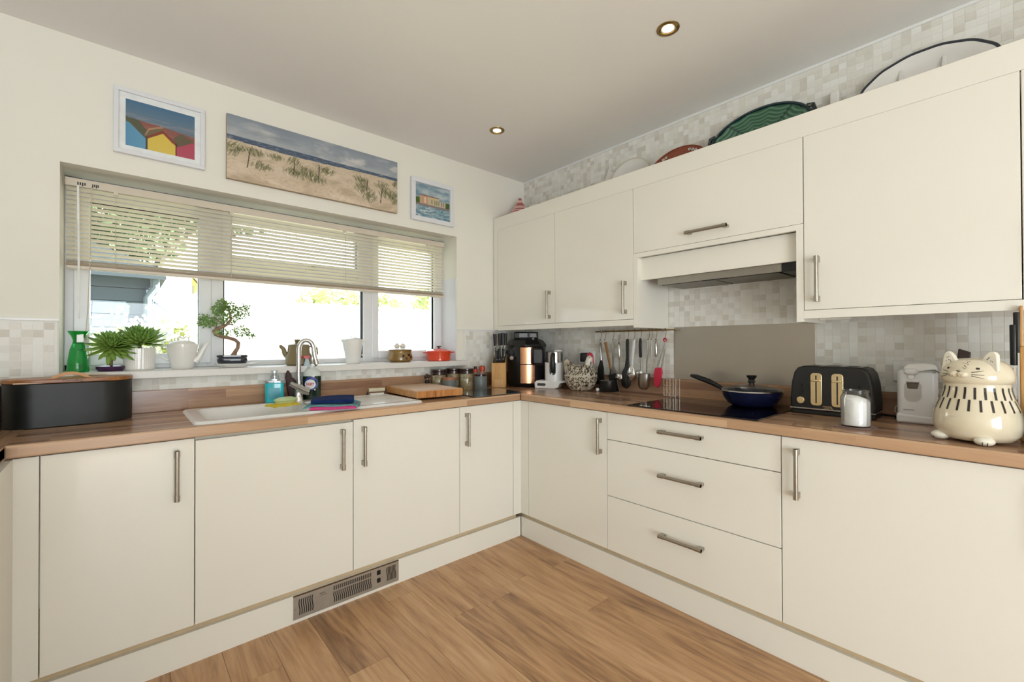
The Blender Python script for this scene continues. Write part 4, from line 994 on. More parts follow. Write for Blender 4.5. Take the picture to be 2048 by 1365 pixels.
MB().prism([(-.040, -.135), (-.006, -.130), (-.002, -.155), (-.010, -.205), (-.022, -.228), (-.040, -.215), (-.046, -.170)], -.005, .005, 'y').obj('tips', M['pinkred'], t, bevel=.003)
# black pan under the utensils
bp = thing('milk_pan', 'small black saucepan with steel rim under the hanging utensils', 'saucepan', (-.100, -.905, WZ), -90)
MB().lathe([(0, 0), (.052, 0), (.056, .006), (.056, .074), (.053, .074), (.052, .008), (0, .006)], 28).obj('pan_body', M['black'], bp)
MB().lathe([(.0565, .072), (.0575, .076), (.053, .076)], 28).obj('rim', M['steelpl'], bp)
MB().tube([(-.05, 0, .06), (-.085, -.0, .075), (-.098, 0, .12)], [.008, .009, .008], 10).obj('pan_handle', M['black'], bp)
ek = tag(MB().ball((-.155, -.862, WZ + .0125), .0125, 14, 10).obj('egg', M['white'], None), 'small white ball beside the black saucepan', 'ball')

# wire stand
ws = thing('wire_stand', 'small chrome wire stand with scrolls at the back of the hob', 'stand', (-.125, -1.368, WZ + .0065), -90)
b = MB(); hw2 = .036
for y in (-.022, .022):
    for x in (-hw2, hw2): b.cyl((x, y, 0), (x, y, .105), .0016, 6)
    for z in (.006, .105): b.cyl((-hw2, y, z), (hw2, y, z), .0016, 6)
    for x in (-.02, 0, .02): b.cyl((x, y, .006), (x, y, .105), .0012, 6)
for x in (-hw2, hw2):
    for z in (.006, .105): b.cyl((x, -.022, z), (x, .022, z), .0016, 6)
b.obj('wire_frame', M['chrome'], ws)
b = MB()
for x in (-.022, .0, .022):
    for z in (.035, .075): b.tube([(x + .009 * math.cos(a) , -.03, z + .009 * math.sin(a)) for a in [k * math.pi / 6 for k in range(11)]], .0011, 5)
b.obj('scrolls', M['gold'], ws)

# ------------------------------------------------------------------ hob, pan
hb = thing('hob', 'black glass induction hob set flush into the worktop', 'hob', (-.335, -1.685, WZ))
MB().prism(rrect(.50, .61, .004, 2), 0, .006, 'z').obj('glass', M['blackgl'], hb, smooth=0, bevel=.001)
for x, y, r_ in ((-.13, .15, .09), (.11, .15, .075), (-.12, -.16, .075)):
    MB().lathe([(r_, .0062), (r_ + .0012, .0063), (r_ + .0024, .0062)], 48, (x, y, 0)).obj('zone_ring', mat('hob_ring', '4A4544', .2), hb)
for k in range(3): MB().box(-.232, -.220, .235 - k * .022, .247 - k * .022, .006, .0064).obj('touch_mark', M['labelw'], hb, smooth=0)
fp = thing('frying_pan', 'navy frying pan with glass lid on the hob', 'frying pan', (-.170, -1.815, WZ + .0065), 0)
MB().lathe([(0, .0), (.085, 0), (.105, .012), (.128, .045), (.137, .072), (.134, .073), (.124, .046), (.100, .016), (0, .006)], 48).obj('pan_body', M['panblue'], fp)
MB().lathe([(.1345, .071), (.140, .074), (.137, .079), (.132, .077)], 48).obj('lid_rim', M['steelpl'], fp)
MB().lathe([(.134, .077), (.115, .088), (.07, .099), (.02, .104), (0, .104)], 48).obj('lid_glass', M['jarglass'], fp)
MB().lathe([(0, .103), (.014, .103), (.012, .112), (.019, .116), (.016, .122), (.013, .128), (.022, .142), (.024, .148), (.018, .150), (0, .150)], 24).obj('lid_knob', M['black'], fp)
hdv = Vector((-.42, .90, 0)).normalized()
hdv = Vector((.12, .99, 0)).normalized()
MB().tube([hdv * .125 + Vector((0, 0, .055)), hdv * .16 + Vector((0, 0, .078)), hdv * .22 + Vector((0, 0, .103)), hdv * .30 + Vector((0, 0, .125)), hdv * .33 + Vector((0, 0, .13))], [.010, .010, .014, .013, .008], 14, flat=1.1).obj('handle', M['black'], fp)
MB().cyl(hdv * .122 + Vector((0, 0, .052)), hdv * .135 + Vector((0, 0, .062)), .013, 12).obj('handle_ferrule', M['steelpl'], fp)

# ------------------------------------------------------------------ toaster
to = thing('toaster', 'matt black four-slice toaster with gold levers', 'toaster', (-.150, -2.150, WZ), -90)
# local: +x = world -y (image right), -y = world -x (towards room)
prof = [(-.150, .018), (-.152, .06), (-.146, .14), (-.136, .185), (-.122, .205), (-.10, .212), (.10, .212), (.122, .205), (.136, .185), (.146, .14), (.152, .06), (.150, .018)]
MB().prism(prof, -.078, .078, 'y').obj('body', M['blackm'], to, bevel=.012, seg=4)
MB().prism([(x * .99, z) for x, z in ((-.150, 0), (.150, 0), (.150, .02), (-.150, .02))], -.075, .075, 'y').obj('base', M['black'], to, bevel=.004)
MB().box(-.1515, .1515, -.0795, .0795, .0225, .0285).obj('trim_band', M['steelpl'], to, smooth=0, bevel=.001)
for x in (-.105, -.045, .03, .09): MB().box(x, x + .018, -.055, .055, .2115, .2135).obj('bread_slot', M['steel'], to, smooth=0)
for cx in (-.050, .026):
    p = MB().prism(rrect(.043, .142, .014, 5, cx, .112), -.0815, -.077, 'y').obj('lever_plate', M['gold'], to, bevel=.002)
    MB().box(cx - .0024, cx + .0024, -.0822, -.080, .052, .172).obj('lever_slot', M['black'], p, smooth=0)
    MB().box(cx - .017, cx + .017, -.094, -.082, .146, .155).obj('lever', M['gold'], p, bevel=.002)
MB().cyl((-.106, -.078, .062), (-.106, -.094, .062), .0155, 24).obj('dial', M['gold'], to, bevel=.002)
for k in range(4): MB().cyl((-.105, -.078, .088 + .013 * k), (-.105, -.082, .088 + .013 * k), .0045, 14).obj('button', M['black'], to)
MB().cyl((.093, -.078, .128), (.093, -.088, .128), .009, 18).obj('dial', M['black'], to)
text('morphy', .0105, M['gold'], to, (-.010, -.0796, .040), (math.radians(90), 0, 0), .0003)
text('richards', .0105, M['gold'], to, (-.006, -.0796, .0325), (math.radians(90), 0, 0), .0003)
# salt jar on coaster
co = thing('coaster', 'pale patterned square coaster under the salt jar', 'coaster', (-.458, -2.281, WZ), -8)
MB().box(-.052, .052, -.052, .052, 0, .004).obj('cork_base', mat('coaster_brown', '7A6660', .6), co, smooth=0)
painted('print', .103, .103, 12, 12, lambda u, v: mixc(hx('B89A8C'), hx('8C6F66'), .5 + 1.5 * fbm(u * 3, v * 3, 1, 31)), M['print'], co, (0, 0, .0044)).rotation_euler = (math.radians(-90), 0, 0)
sj = thing('salt_jar', 'open glass jar nearly full of white salt', 'jar', (-.458, -2.281, WZ + .0048))
MB().lathe([(0, .001), (.042, .001), (.046, .006), (.046, .105), (.040, .119), (.038, .124), (.0405, .128), (.0405, .134), (.0375, .134), (.0375, .119), (.0435, .104), (.0435, .008), (0, .005)], 40).obj('glass', M['jarglass'], sj)
b = MB().lathe([(0, .006), (.041, .006), (.0432, .010), (.0432, .098), (.036, .107), (.018, .112), (0, .112)], 36)
for v in b.b.verts:
    if v.co.z > .09: v.co.z += v.co.y * .18
b.obj('salt', M['salt'], sj)

# can opener
cn = thing('can_opener', 'white electric can opener between toaster and cat jar', 'can opener', (-.145, -2.418, WZ), -86); cn.scale = (1, 1, 1.06)
MB().prism(rrect(.118, .10, .022, 6), 0.002, .195, 'z').obj('body', M['whitepl'], cn, bevel=.012, seg=4)
MB().prism([(-.061, .0), (.061, 0), (.061, .028), (-.061, .036)], -.054, .052, 'y').obj('foot', M['whitepl'], cn, bevel=.008)
MB().prism([(-.036, .188), (-.04, .205), (-.025, .218), (.015, .222), (.052, .218), (.058, .205), (.057, .190)], -.058, .04, 'y').obj('head', M['white'], cn, bevel=.006)
MB().ball((-.016, -.058, .190), (.022, .012, .014), 16, 10).obj('lever', M['whitepl'], cn)
MB().prism([(.018, .196), (.050, .196), (.062, .186), (.065, .188), (.052, .2)], -.064, -.05, 'y').obj('lever_edge', M['grey'], cn)
MB().cyl((-.016, -.05, .172), (-.016, -.058, .172), .009, 14).obj('cutting_wheel', M['steelpl'], cn)
MB().prism(rrect(.050, .075, .022, 6, -.012, .118), -.0525, -.048, 'y').obj('magnet_recess', mat('grey_white_plastic', 'C9C5C0', .35), cn)
MB().prism([(-.030, .150), (.006, .150), (.002, .128), (-.026, .128)], -.056, -.05, 'y').obj('magnet', mat('dark_magnet', '5E564C', .4, .6), cn, bevel=.002)
MB().box(-.031, .007, -.0585, -.052, .150, .156).obj('magnet_rim', M['chrome'], cn, bevel=.001)
text('cookworks', .0075, M['grey'], cn, (-.024, -.0515, .050), (math.radians(90), 0, 0), .0002)
cf = thing('power_cable', 'black and white cables trailing behind the toaster to the socket', 'cable', (0, 0, 0))
MB().tube([(-.10, -2.345, WZ + .004), (-.08, -2.37, WZ + .004), (-.05, -2.36, WZ + .004), (-.035, -2.30, WZ + .004), (-.03, -2.25, WZ + .006)], .0035, 8).tube([(-.035, -2.37, 1.10), (-.06, -2.36, 1.10), (-.065, -2.355, 1.06), (-.05, -2.37, 1.01), (-.04, -2.40, .96)], .0035, 8).obj('black_cable', M['black'], cf)
MB().tube([(-.09, -2.36, WZ + .06), (-.10, -2.345, WZ + .05), (-.10, -2.343, WZ + .03), (-.09, -2.36, WZ + .012)], .0022, 8).obj('white_cable', M['cream'], cf)
so = thing('wall_socket', 'white double socket on the mosaic behind the can opener', 'socket', (-.007, -2.40, 1.108))
MB().box(-.009, 0, -.074, .074, -.044, .044).obj('socket_plate', M['whitepl'], so, bevel=.003)
for y in (-.036, .036): MB().box(-.012, -.008, y - .012, y + .012, .018, .034).obj('switch', M['white'], so, bevel=.001)

# ------------------------------------------------------------------ cat jar
ct = thing('cat_cookie_jar', 'large cream ceramic cat-shaped jar with black dashes', 'jar', (-.452, -2.590, WZ), -90); ct.scale = (1, 1, 1.05)
catprof = [(0, .004), (.050, .004), (.082, .010), (.097, .028), (.103, .055), (.101, .080), (.094, .105), (.084, .130), (.077, .155), (.0755, .172), (.0765, .176)]
MB().lathe([(r_, z) for r_, z in catprof], 56).obj('body', M['catcream'], ct, smooth=60)
headp = [(.0755, .175), (.079, .178), (.0835, .186), (.084, .198), (.0805, .214), (.072, .230), (.058, .243), (.035, .250), (0, .252)]
MB().lathe(headp, 56).obj('lid_head', M['catcream'], ct, smooth=60)
def rad(prof, z):
    for (r0, z0), (r1, z1) in zip(prof, prof[1:]):
        if z0 <= z <= z1: return r0 + (r1 - r0) * (z - z0) / max(1e-6, z1 - z0)
    return prof[-1][0]
def surf(prof, ang, z, off=.0008):
    """ang in degrees, 0 = straight ahead (-y), positive to image right"""
    r_ = rad(prof, z) + off; a = math.radians(-90 + ang); return Vector((r_ * math.cos(a), r_ * math.sin(a), z))
def stroke(prof, a0, z0, a1, z1, w, name, parent, m=None, n=6, taper=0):
    b = MB(); L_ = []; 
    for k in range(n + 1):
        t = k / n; a = a0 + (a1 - a0) * t; z = z0 + (z1 - z0) * t; ww = w * (1 - taper * t)
        da = math.degrees(ww / 2 / rad(prof, z)); dz = ww / 2
        if abs(z1 - z0) > abs(math.radians(a1 - a0)) * .08: L_.append((surf(prof, a - da, z), surf(prof, a + da, z)))
        else: L_.append((surf(prof, a, z - dz), surf(prof, a, z + dz)))
    for (p, q), (r_, s_) in zip(L_, L_[1:]): b.quad(p, q, s_, r_)
    return b.obj(name, m or M['catblack'], parent, smooth=60)
ang = list(range(-78, 200, 19))
for k, a in enumerate(range(-176, 180, 16)): stroke(catprof, a, .166, a, .132, .0055, 'painted_dash', ct)
for k, a in enumerate(range(-168, 188, 16)): stroke(catprof, a, .130, a, .097, .0055, 'painted_dash', ct)
# face is turned towards image left
FA = -26
for a in (-25, 31):
    stroke(headp, FA + a - 3, .222, FA + a + 3, .2215, .0055, 'eye', ct)
stroke(headp, FA - 4, .2125, FA + 4, .2125, .006, 'nose', ct, taper=.5)
stroke(headp, FA, .211, FA, .199, .0016, 'mouth', ct)
for s_ in (-1, 1):
    stroke(headp, FA, .199, FA + s_ * 8, .1955, .0016, 'mouth', ct); stroke(headp, FA + s_ * 8, .1955, FA + s_ * 14, .1985, .0016, 'mouth', ct)
    b = MB()
    c = surf(headp, FA + s_ * 7, .2035); nrm = Vector((c.x, c.y, 0)).normalized()
    b.ball(c - nrm * .003, (.0150, .0135, .0100), 14, 8); b.obj('muzzle', M['catcream'], ct)
    for q in range(8):
        a = FA + s_ * 7 + R.uniform(-5, 5); z = .204 + R.uniform(-.0045, .0045); p = surf(headp, a, z, .010)
        MB().ball(p, .0009, 6, 4).obj('dot', M['catblack'], ct)
    for dz0, dz1 in ((.004, .010), (-.002, -.003), (-.006, -.013)):
        stroke(headp, FA + s_ * 21, .206 + dz0, FA + s_ * 40, .206 + dz1, .0020, 'whisker', ct, n=8, taper=.5)
    # ears
    an = math.radians(-90 + FA + (52 if s_ > 0 else -36))
    ex, ey = .057 * math.cos(an), .057 * math.sin(an)
    tx, ty = math.cos(math.radians(FA)), math.sin(math.radians(FA))
    e = MB().prism([(-.030, -.01), (.030, -.01), (.016 + s_ * .012, .040), (.008 + s_ * .013, .050), (-.004 + s_ * .012, .049), (-.012 + s_ * .010, .040)], -.007, .007, 'y')
    e.xf(Matrix.Translation((ex, ey, .222)) @ Matrix.Rotation(math.radians(FA), 4, 'Z')); eo = e.obj('ear', M['catear'], ct, bevel=.004)
    for q in range(6):
        u_ = R.uniform(-.007, .008) + .009 * s_; w_ = R.uniform(.018, .034)
        P_ = Matrix.Translation((ex, ey, .222)) @ Matrix.Rotation(math.radians(FA), 4, 'Z') @ Vector((u_, -.0078, w_))
        MB().ball(P_, (.0008, .0008, .0018), 6, 4).obj('ear_mark', M['catblack'], eo)
for q in range(22):
    a = FA + 6 + R.uniform(-7, 7) + q * .2; z = .219 + q * .0013; MB().ball(surf(headp, a, min(z, .249), .0), .0010, 6, 4).obj('dot', M['catblack'], ct)
for a, s_ in ((-62, -1), (12, 1)):
    c = surf(catprof, a, .016, .004); nrm = Vector((c.x, c.y, 0)).normalized()
    p = MB().ball((c.x, c.y, .014), (.024, .022, .0135), 18, 10).obj('paw', M['catear'], ct)
    for q in (-.007, .004): 
        tt = Vector((-nrm.y, nrm.x, 0)); e = c + nrm * .0185 + tt * q
        MB().box(e.x - .0008, e.x + .0008, e.y - .003, e.y + .003, .004, .014).obj('claw_mark', M['catblack'], p, smooth=0)
sc = thing('scoop_handle', 'dark brown wooden scoop handle poking up behind the cat jar', 'utensil', (-.30, -2.552, WZ), -90)
MB().tube([(0, 0, .0), (0, 0, .22)], .008, 10).prism([(-.018, .225), (.016, .225), (.020, .280), (-.010, .292)], -.008, .008, 'y').obj('handle', M['leather'], sc, bevel=.003)
# knife rack at far right
kr = thing('knife_stand', 'wooden knife stand with black handled knives at the right edge', 'knife block', (-.30, -2.70, WZ), 0)
MB().box(-.06, .10, -.05, .018, 0, .30).box(-.06, .10, .010, .018, .30, .43).obj('stand', M['bamboo'], kr, smooth=0, bevel=.003)
for y, z0 in ((.026, .26), (.034, .22)):
    MB().box(-.055 + (y - .026) * 3, -.045 + (y - .026) * 3, y - .008, y - .004, .03, z0 + .05).obj('blade', M['steelpl'], kr, smooth=0)
    MB().tube([(-.05, y - .004, z0 + .02), (-.05, y - .004, z0 + .15)], [.011, .012], 10, flat=.8).obj('handle', M['black'], kr, bevel=.002)
dk = thing('small_appliance', 'black appliance edge behind the cat jar at the right', 'appliance', (-.42, -2.775, WZ))
MB().box(-.10, .16, -.10, .048, 0, .12).obj('body', M['black'], dk, bevel=.01)
# ------------------------------------------------------------------ bread bin and left appliance
bb = thing('bread_bin', 'large black oval bread bin with wooden lid on the worktop', 'bread bin', (-2.650, -.150, WZ), 3)
def stadium(L, W_, n=16):
    r_ = W_ / 2; p = []
    for k in range(n + 1):
        a = math.radians(-90 + 180 * k / n); p.append((L/2 - r_ + r_ * math.cos(a), r_ * math.sin(a)))
    for k in range(n + 1):
        a = math.radians(90 + 180 * k / n); p.append((-L/2 + r_ + r_ * math.cos(a), r_ * math.sin(a)))
    return p
MB().prism(stadium(.375, .19), .0, .168, 'z').obj('bin_body', M['binblack'], bb, bevel=.003)
MB().prism(stadium(.380, .195), .168, .184, 'z').obj('lid', M['acacia'], bb, bevel=.003)
b = MB(); pts = []
for k in range(13):
    t = k / 12; pts.append((-.060 + .12 * t, -.055, .183 + .026 * math.sin(math.pi * t) ** .8))
inner = [(x * .72, y, .183 + (z - .183) * .55) for x, y, z in pts]
b.prism([(p[0], p[2]) for p in pts] + [(p[0], p[2]) for p in inner[::-1]], -.062, -.048, 'y')
b.obj('lid_handle', M['board'], bb, bevel=.001)
text('CherryBrig', .0125, M['leather'], bb, (.005, -.0980, .1765), (math.radians(90), 0, 0), .0002)
MB().prism([(-.15, .169), (-.07, .169), (-.13, .174), (-.15, .174)], -.0982, -.0970, 'y').obj('pale_grain', M['boardtop'], bb, smooth=0)
pa = tag(MB().box(-2.648, -2.548, -.075, -.045, WZ + .1855, WZ + .1935).obj('lighter', M['cream'], None, smooth=0, bevel=.002), 'slim cream stick lying on the bread bin lid', 'stick')
la = thing('small_appliance', 'black appliance with rose gold dials cut off by the left edge', 'appliance', (-2.885, -.36, WZ), 0)
MB().box(-.10, .066, -.09, .10, 0, .175).obj('body', M['black'], la, bevel=.012, seg=3)
for z in (.065, .125): MB().cyl((.060, -.070, z), (.074, -.078, z), .013, 20).cyl((.074, -.078, z), (.076, -.079, z), .009, 20).obj('dial', M['copper'], la)

# ------------------------------------------------------------------ sill objects
SZ = SILL
gb = thing('green_glass_bottle', 'green glass bottle with flared lip at the left end of the sill', 'bottle', (-2.640, .035, SZ))
GG = NT('green_glass'); GG.p.inputs['Base Color'].default_value = (*hexc('3FC866'), 1); GG.p.inputs['Roughness'].default_value = .05; GG.p.inputs['Transmission Weight'].default_value = .8; GG.p.inputs['IOR'].default_value = 1.4
MB().lathe([(0, 0), (.036, 0), (.037, .01), (.034, .05), (.027, .10), (.019, .125), (.017, .138), (.023, .158), (.036, .178), (.034, .180), (.021, .158), (.015, .138), (.015, .125), (0, .12)], 32).obj('bottle', GG.m, gb)
MB().box(-.004, .018, -.026, -.022, .130, .166).obj('tag', M['whitepl'], gb, smooth=0, bevel=.002)
# succulents
def leafmesh(L_, w):
    b = MB(); sec = [(0, .35), (.3, .8), (.6, 1.0), (.85, .7), (1, .02)]
    rows = []
    for t, ww in sec:
        y = t * L_; z = .24 * L_ * t * t; h_ = w * ww / 2
        rows.append([b.b.verts.new((-h_, y, z + .18 * h_)), b.b.verts.new((0, y, z - .05 * w)), b.b.verts.new((h_, y, z + .18 * h_)), b.b.verts.new((0, y, z - .35 * w * ww))])
    for a, c in zip(rows, rows[1:]):
        for k in range(4): b.b.faces.new((a[k], a[(k+1) % 4], c[(k+1) % 4], c[k]))
    b.b.faces.new(rows[0]); b.b.faces.new(rows[-1][::-1])
    bmesh.ops.recalc_face_normals(b.b, faces=b.b.faces); me = D.meshes.new('leaf'); b.b.to_mesh(me); b.b.free()
    me.materials.append(M['succ']); me.polygons.foreach_set('use_smooth', [True] * len(me.polygons)); return me
def rosette(parent, c, Rr, tilt, n=56, lo=100):
    me = leafmesh(1, .215)
    for k in range(n):
        t = k / n; az = k * 137.508; el = 84 - lo * (t ** .85); L_ = Rr * (.45 + .6 * t ** .7) * R.uniform(.9, 1.08)
        o = D.objects.new('leaf', me); COL.objects.link(o); o.parent = parent
        mt = Matrix.Translation(c) @ Matrix.Rotation(math.radians(tilt), 4, 'X') @ Matrix.Rotation(math.radians(az), 4, 'Z') @ Matrix.Rotation(math.radians(el), 4, 'X') @ Matrix.Diagonal((L_ * .9, L_, L_ * .8, 1))
        o.matrix_local = mt
s1 = thing('succulent_plant', 'spiky green succulent in a low purple pot', 'plant', (-2.535, .040, SZ))
MB().lathe([(0, 0), (.038, 0), (.044, .012), (.045, .022), (.034, .027), (0, .027)], 28, sx=1.15).obj('pot', M['purple'], s1)
MB().tube([(0, 0, .02), (.004, -.002, .06), (.0, -.005, .105)], [.007, .006, .006], 8).obj('stem', M['bark'], s1)
rosette(s1, (0, -.010, .112), .098, 40, 110, 108)
s2 = thing('succulent_plant', 'spiky green succulent in a ribbed white oval pot', 'plant', (-2.434, .05, SZ))
MB().lathe([(0, 0), (.052, 0), (.056, .006), (.061, .098), (.061, .103), (.057, .103), (.055, .09), (0, .09)], 120, sx=1.0, sy=.8, fn=lambda a, z: 1 + .012 * (math.sin(a * 40) > 0)).obj('pot', M['white'], s2, smooth=20)
MB().lathe([(0, .093), (.054, .092)], 24, sx=1, sy=.8).obj('soil', M['soil'], s2)
MB().cyl((0, 0, .09), (0, -.003, .14), .008, 8).obj('stem', M['bark'], s2)
rosette(s2, (0, -.004, .130), .108, 24, 110, 84)

# white teapot
tpt = thing('teapot', 'white porcelain teapot with looped lid knob on the sill', 'teapot', (-2.272, .05, SZ), -12)
def tpp(a, z): return 1 + .045 * math.cos(4 * a) * min(1, z / .05)
MB().lathe([(0, 0), (.040, 0), (.043, .004), (.0655, .118), (.0655, .122), (.060, .122), (0, .122)], 48, sx=1, sy=.8, fn=tpp).obj('pot_body', M['white'], tpt)
MB().lathe([(.058, .122), (.050, .132), (.025, .141), (0, .143)], 40, sx=1, sy=.8).tube([(-.018, 0, .138), (-.020, 0, .152), (-.010, 0, .160), (-.002, 0, .150), (.004, 0, .148), (.012, 0, .160), (.024, 0, .156), (.026, 0, .138)], .0032, 8).obj('lid', M['white'], tpt)
MB().tube([(.050, 0, .035), (.068, 0, .055), (.085, 0, .095), (.104, 0, .128), (.108, 0, .132)], [.016, .013, .010, .0075, .006], 14).obj('spout', M['white'], tpt)
MB().tube([(-.060, 0, .112), (-.095, 0, .120), (-.112, 0, .108), (-.112, 0, .085), (-.095, 0, .065), (-.055, 0, .042)], .0048, 10).obj('handle', M['white'], tpt)
# plate + bonsai
pl = thing('dish', 'white oval dish under the bonsai tree', 'dish', (-2.054, .050, SZ), -9)
MB().lathe([(0, .002), (.06, .002), (.082, .018), (.086, .020), (.082, .021), (.058, .006), (0, .006)], 36, sx=1, sy=.62).tube([(.080, 0, .016), (.098, -.005, .02), (.108, -.01, .026)], [.004, .004, .003], 8).obj('dish', M['white'], pl)
bo = thing('bonsai_tree', 'small bonsai with a curved trunk in a blue-black pot', 'plant', (-2.060, .050, SZ + .0065), -9)
MB().loft([[(x, y, z * 1.3) for x, y in rrect(w_, d_, r_, 6)] for w_, d_, r_, z in ((.100, .066, .022, 0), (.104, .07, .024, .003), (.124, .082, .028, .010), (.135, .090, .032, .020), (.138, .092, .033, .028), (.132, .088, .031, .034), (.134, .090, .032, .036), (.141, .096, .034, .038), (.141, .096, .034, .044), (.132, .088, .03, .044), (.130, .086, .03, .038))]).obj('pot', M['bonsaipot'], bo)
MB().prism(rrect(.126, .082, .028, 6), .046, .054, 'z').obj('soil', M['soil'], bo)
def bpx(px, py): return ((px - 458) * .00222, (727 - py) * .00262 - .0065)
tr = [(460, 704), (463, 697), (469, 688), (470, 678), (463, 672), (450, 668), (436, 665), (425, 661), (422, 655), (428, 650), (440, 645), (449, 640), (455, 630), (452, 618), (447, 606)]
pts = [(bpx(*p)[0], .0 + .006 * math.sin(i), bpx(*p)[1]) for i, p in enumerate(tr)]
MB().tube([(pts[0][0] - .0, 0, .050)] + pts, [.019, .0145, .011, .0095, .0092, .0092, .0095, .0098, .0105, .0108, .0095, .0085, .0075, .006, .0045, .002], 12).obj('trunk', M['bark'], bo)
b = MB()
for a, c in (((430, 650), (408, 640)), ((440, 645), (420, 625)), ((452, 630), (480, 612)), ((428, 662), (440, 655)), ((449, 640), (475, 650)), ((475, 650), (492, 662)), ((447, 615), (438, 598)), ((452, 622), (470, 600))):
    p, q = bpx(*a), bpx(*c); b.tube([(p[0], 0, p[1]), ((p[0]+q[0])/2, R.uniform(-.01, .01), (p[1]+q[1])/2 + .004), (q[0], R.uniform(-.02, .02), q[1])], [.003, .002, .001], 6)
b.obj('branches', M['bark'], bo)
b = MB()
for cx, cy, rx, ry, n in ((448, 622, 25, 20, 330), (438, 601, 13, 9, 90), (412, 638, 21, 10, 170), (402, 628, 11, 6, 40), (480, 618, 14, 13, 90), (486, 606, 9, 6, 30), (440, 660, 16, 7, 60), (478, 655, 19, 10, 90), (494, 664, 9, 7, 34), (457, 607, 14, 9, 70), (430, 614, 15, 9, 80)):
    for _ in range(int(n * 1.5)):
        for _t in range(20):
            u_, v_ = R.uniform(-1, 1), R.uniform(-1, 1)
            if u_*u_ + v_*v_ < 1: break
        x, z = bpx(cx + u_ * rx, cy + v_ * ry); y = R.uniform(-1, 1) * rx * .0015
        L_ = R.uniform(.009, .015); M_ = Matrix.Translation((x, y, z)) @ Matrix.Rotation(R.uniform(0, 6.28), 4, 'Z') @ Matrix.Rotation(R.uniform(-1.0, 1.6), 4, 'X') @ Matrix.Rotation(R.uniform(-1.2, 1.2), 4, 'Y')
        b.quad(*[M_ @ Vector(q) for q in ((0, 0, 0), (L_ * .38, L_ * .5, .001), (0, L_, 0), (-L_ * .38, L_ * .5, .001))])
tag(b.obj('foliage', M['leaf'], bo, smooth=0), kind='stuff')
# olive teapot
ot = thing('teapot', 'olive brown stoneware teapot behind the tap', 'teapot', (-1.737, .035, SZ), -20)
MB().lathe([(0, 0), (.058, 0), (.070, .008), (.071, .055), (.060, .072), (.057, .110), (.055, .118), (0, .118)], 44).obj('pot_body', M['olive'], ot)
MB().lathe([(.054, .118), (.030, .124), (.020, .128), (.024, .145), (.024, .148), (0, .149)], 32).obj('lid', M['olive'], ot)
MB().tube([(-.055, 0, .045), (-.072, 0, .070), (-.080, 0, .095), (-.095, 0, .110), (-.100, 0, .108)], [.017, .014, .012, .010, .007], 14).obj('spout', M['olive'], ot)
MB().tube([(.055, 0, .105), (.080, 0, .112), (.094, 0, .095), (.096, 0, .065), (.082, 0, .045)], .0062, 10).obj('handle', M['olive'], ot)
# white jug
wj = thing('coffee_pot', 'tall white porcelain coffee pot on the sill right of the tap', 'coffee pot', (-1.420, .04, SZ), -28)
MB().lathe([(0, 0), (.038, 0), (.040, .003), (.056, .132), (.060, .150), (.056, .150), (0, .148)], 44, fn=lambda a, z: 1 + (.30 * max(0, math.cos(a - math.pi)) ** 24 * max(0, (z - .11) / .04))).obj('pot_body', M['white'], wj)
MB().lathe([(.050, .150), (.040, .156), (.02, .162), (0, .163)], 30).tube([(-.014, 0, .160), (-.010, 0, .176), (.006, 0, .180), (.014, 0, .160)], .003, 8).obj('lid', M['white'], wj)
MB().tube([(.052, 0, .140), (.085, 0, .135), (.092, 0, .110), (.078, 0, .075), (.050, 0, .050)], .0042, 10).obj('handle', M['white'], wj)
# garlic pot
gp = thing('garlic_pot', 'brown glazed garlic pot with round holes on the sill', 'pot', (-1.103, .04, SZ), -30)
MB().lathe([(0, 0), (.062, 0), (.080, .014), (.0815, .035), (.074, .058), (.072, .070), (.075, .078), (0, .078)], 44).obj('pot_body', M['garlicpot'], gp)
MB().lathe([(.076, .078), (.078, .084), (.060, .090), (.03, .088), (0, .087)], 40).obj('lid', M['garlicpot'], gp)
for a, z in ((-80, .042), (-50, .048), (-65, .026), (-38, .035)):
    an = math.radians(a + 8); c = Vector((math.cos(an), math.sin(an), 0))
    MB().cyl(c * .066 + Vector((0, 0, z)), c * .0815 + Vector((0, 0, z)), .0085, 14).obj('hole', M['brownlid'], gp)
for k in range(5):
    an = math.radians(-118 + k * 5); c = Vector((math.cos(an), math.sin(an), 0)) * .0795
    MB().tube([c + Vector((0, 0, .02)), c * 1.015 + Vector((0, 0, .038)), c * .96 + Vector((0, 0, .055))], .0022, 6).obj('relief', M['garlicpot'], gp)
for x, lb in ((-.020, 'left garlic bulb on the brown pot'), (.018, 'right garlic bulb on the brown pot')):
    g = thing('garlic_bulb', lb, 'garlic', tuple(Vector((-1.103, .04, SZ + .0905)) + Matrix.Rotation(math.radians(-30), 3, 'Z') @ Vector((x, 0, 0))), 0, 'garlic bulbs on the brown pot')
    MB().lathe([(0, 0), (.012, .001), (.0185, .010), (.0185, .020), (.012, .029), (.004, .034), (.003, .038), (0, .038)], 28, fn=lambda a, z: 1 + .05 * math.cos(7 * a)).obj('bulb', M['garlic'], g)
